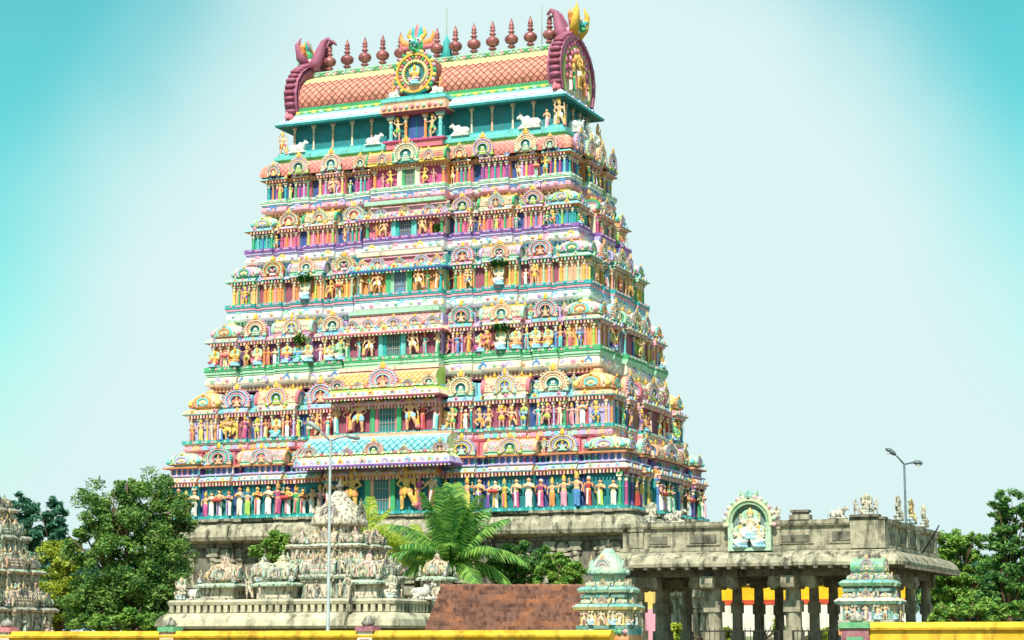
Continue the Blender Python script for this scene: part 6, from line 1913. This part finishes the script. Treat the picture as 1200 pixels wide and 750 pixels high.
tree("back_tree", "slimmer dark tree just left of the broad tree, in the distance", 62, 120, [(62, 605, 17, 1.2), (60, 630, 20, 1.2), (66, 650, 20, 1.2)], LEAF_C, 4500, 0.19, 3, "dark trees behind the shrine tower")
tree("yellowgreen_bush", "tall yellow green bush between the shrine tower and the broad tree", 66, 96, [(60, 660, 26, 1.0), (80, 655, 22, 1.0), (70, 690, 32, 1.0), (60, 715, 28, 0.8), (92, 700, 24, 1.0)], LEAF_Y, 12000, 0.10, 4, category="bush")
tree("small_bush", "olive green bush growing against the tower's stone base behind the low temple", 320, 97, [(320, 632, 18, 1.0), (312, 650, 20, 1.0), (330, 655, 16, 1.2), (318, 672, 16, 1.0)], LEAF_M, 5000, 0.10, 5, category="bush")
tree("leafy_bush", "bushy green tree behind the red tiled roof, next to the palm", 610, 94, [(600, 658, 26, 1.0), (578, 668, 22, 0.9), (628, 662, 26, 0.9), (590, 684, 24, 0.8)], LEAF_D, 12000, 0.10, 6, category="bush")
tree("leafy_bush", "paler green bush behind the red tiled roof's gate shrine end", 655, 92, [(655, 664, 22, 0.9), (640, 675, 22, 0.9), (675, 672, 18, 0.9), (655, 688, 20, 0.8)], LEAF_M, 9000, 0.10, 7, category="bush")
tree("feathery_tree", "bright green feathery tree right behind the stone hall", 1115, 112, [(1110, 640, 22, 1.1), (1125, 655, 26, 1.1), (1100, 670, 24, 1.0), (1130, 690, 28, 0.9), (1140, 640, 14, 1.3), (1095, 640, 12, 1.2), (1105, 700, 26, 0.9), (1148, 668, 20, 1.1)], LEAF_M, 26000, 0.11, 8, droop=0.8)
tree("dark_tree", "tall dark green tree cut by the picture's edge past the feathery tree", 1182, 108, [(1175, 595, 18, 1.3), (1192, 605, 22, 1.3), (1170, 630, 22, 1.1), (1195, 650, 28, 1.2), (1172, 670, 24, 1.1), (1158, 695, 22, 1.0), (1190, 700, 30, 0.9), (1215, 620, 24, 1.2)], LEAF_D, 22000, 0.12, 9, droop=0.3)
tree("low_hedge_bush", "low bright green bushes just above the yellow wall past the stone hall", 1140, 84, [(1105, 718, 18, 0.7), (1130, 714, 18, 0.8), (1155, 716, 20, 0.7), (1185, 718, 18, 0.7)], LEAF_M, 6000, 0.11, 10, category="bush")
tree("hall_bush", "green shrubs growing behind the hall, visible low between its pillars", 880, 108, [(790, 744, 18, 0.8), (852, 746, 18, 0.8), (915, 741, 16, 0.9), (965, 746, 18, 0.8)], LEAF_Y, 7000, 0.14, 12, category="bush")

tree("distant_tree", "hazy green tree mass on the horizon behind the feathery tree", 1120, 160, [(1085, 690, 30, 1.0), (1120, 680, 34, 1.0), (1160, 685, 34, 1.0), (1205, 690, 34, 1.0), (1140, 715, 40, 0.8), (1190, 715, 40, 0.8)], LEAF_C, 16000, 0.22, 31, "distant trees on the horizon")
tree("distant_tree", "hazy green tree mass on the horizon behind the yellow green bush", 60, 160, [(20, 665, 30, 1.0), (60, 672, 30, 1.0), (100, 680, 34, 1.0), (30, 705, 40, 0.8), (85, 715, 36, 0.8), (225, 700, 28, 1.0)], LEAF_C, 16000, 0.22, 32, "distant trees on the horizon")

def palm(label, px, py, Y, fr, seed, mat, trunk=True):
    q = random.Random(seed)
    base = at(px, 753, Y); base.z = 0
    hz = at(px, py, Y).z
    root = obj("coconut_palm", None, loc=base, kind="thing", category="palm", label=label, group="coconut palms before the tower")
    t = MB()
    t.tube([(0.3, 0, 0), (0.2, 0.05, hz * 0.3), (0.05, 0, hz * 0.7), (0, 0, hz)], [0.24, 0.17, 0.14, 0.16], bark, 10)
    obj("trunk", t.mesh("palm_trunk"), root)
    for az, el, L, bend in fr:
        b = MB()
        az, el = R(az), R(el)
        d = Vector((math.cos(az) * math.cos(el), math.sin(az) * math.cos(el), math.sin(el)))
        pts = []
        p = Vector((0, 0, hz))
        n = 14
        for k in range(n + 1):
            pts.append(p.copy())
            p = p + d * (L / n)
            d = (d + Vector((0, 0, -bend / n))).normalized()
        b.tube(pts, [0.05 - 0.0032 * k for k in range(n + 1)], mat, 5)
        for k in range(1, n * 5 + 1):
            f = k / (n * 5)
            i = min(n - 1, int(f * n)); tt = f * n - i
            c = pts[i].lerp(pts[i + 1], tt)
            tg = (pts[i + 1] - pts[i]).normalized()
            sd_ = tg.cross(Vector((0, 0, 1)))
            if sd_.length < 0.05:
                sd_ = Vector((1, 0, 0))
            sd_.normalize()
            ll = L * 0.36 * (0.35 + 0.65 * math.sin(math.pi * min(1, f * 0.85 + 0.12)))
            for s in (-1, 1):
                v1 = (sd_ * s * 0.8 + tg * 0.55 + Vector((0, 0, -0.25 + q.uniform(-0.15, 0.15)))).normalized()
                m1 = c + v1 * ll * 0.55
                e1 = m1 + (v1 + Vector((0, 0, -0.75))).normalized() * ll * 0.45
                wv = tg * 0.03 * L / 3
                b.add([tuple(c - wv * 0.6), tuple(c + wv), tuple(m1 + wv), tuple(m1 - wv), tuple(e1)], [(0, 1, 2, 3), (3, 2, 4)], mat)
        obj("frond", b.mesh("frond"), root)
    return root
PALM_D = leaf_mat("palm_green", '#35763A', '#96BC58')
PALM_Y = leaf_mat("palm_yellow", '#6A8A20', '#BAC648')
palm("coconut palm with upright fronds in front of the tower's doorway bay", 528, 662, 93,
     [(80, 86, 3.7, 0.3), (200, 74, 3.5, 0.7), (330, 72, 3.4, 0.7), (10, 60, 3.4, 1.1), (170, 58, 3.4, 1.2), (240, 80, 3.5, 0.5), (40, 66, 3.3, 0.9), (0, 42, 3.7, 1.6), (180, 40, 3.7, 1.6), (270, 50, 2.8, 1.4), (250, 20, 3.0, 1.5), (300, 15, 3.0, 1.5), (350, 20, 3.6, 1.7), (190, 18, 3.5, 1.7), (215, 45, 3.0, 1.2), (320, 42, 3.0, 1.2), (90, 45, 3, 1.2), (130, 30, 3, 1.2), (280, 72, 3.2, 0.6)], 1, PALM_D)
palm("yellowish palm with arching fronds left of the bigger palm, above the tiled roof", 488, 662, 96,
     [(180, 50, 3.0, 1.5), (150, 65, 2.6, 1.0), (30, 55, 2.5, 1.3), (200, 30, 2.9, 1.7), (340, 32, 2.8, 1.7), (190, 62, 2.8, 1.2), (260, 35, 2.2, 1.5), (100, 70, 2.2, 0.7), (225, 55, 2.2, 1.1)], 2, PALM_Y)
palm("thin young palm peeping up behind the low temple's tall shrine tower", 428, 628, 98,
     [(60, 82, 1.9, 0.3), (20, 62, 1.8, 0.8), (160, 70, 1.7, 0.7), (340, 45, 1.7, 1.2), (200, 50, 1.6, 1.2)], 3, PALM_Y)
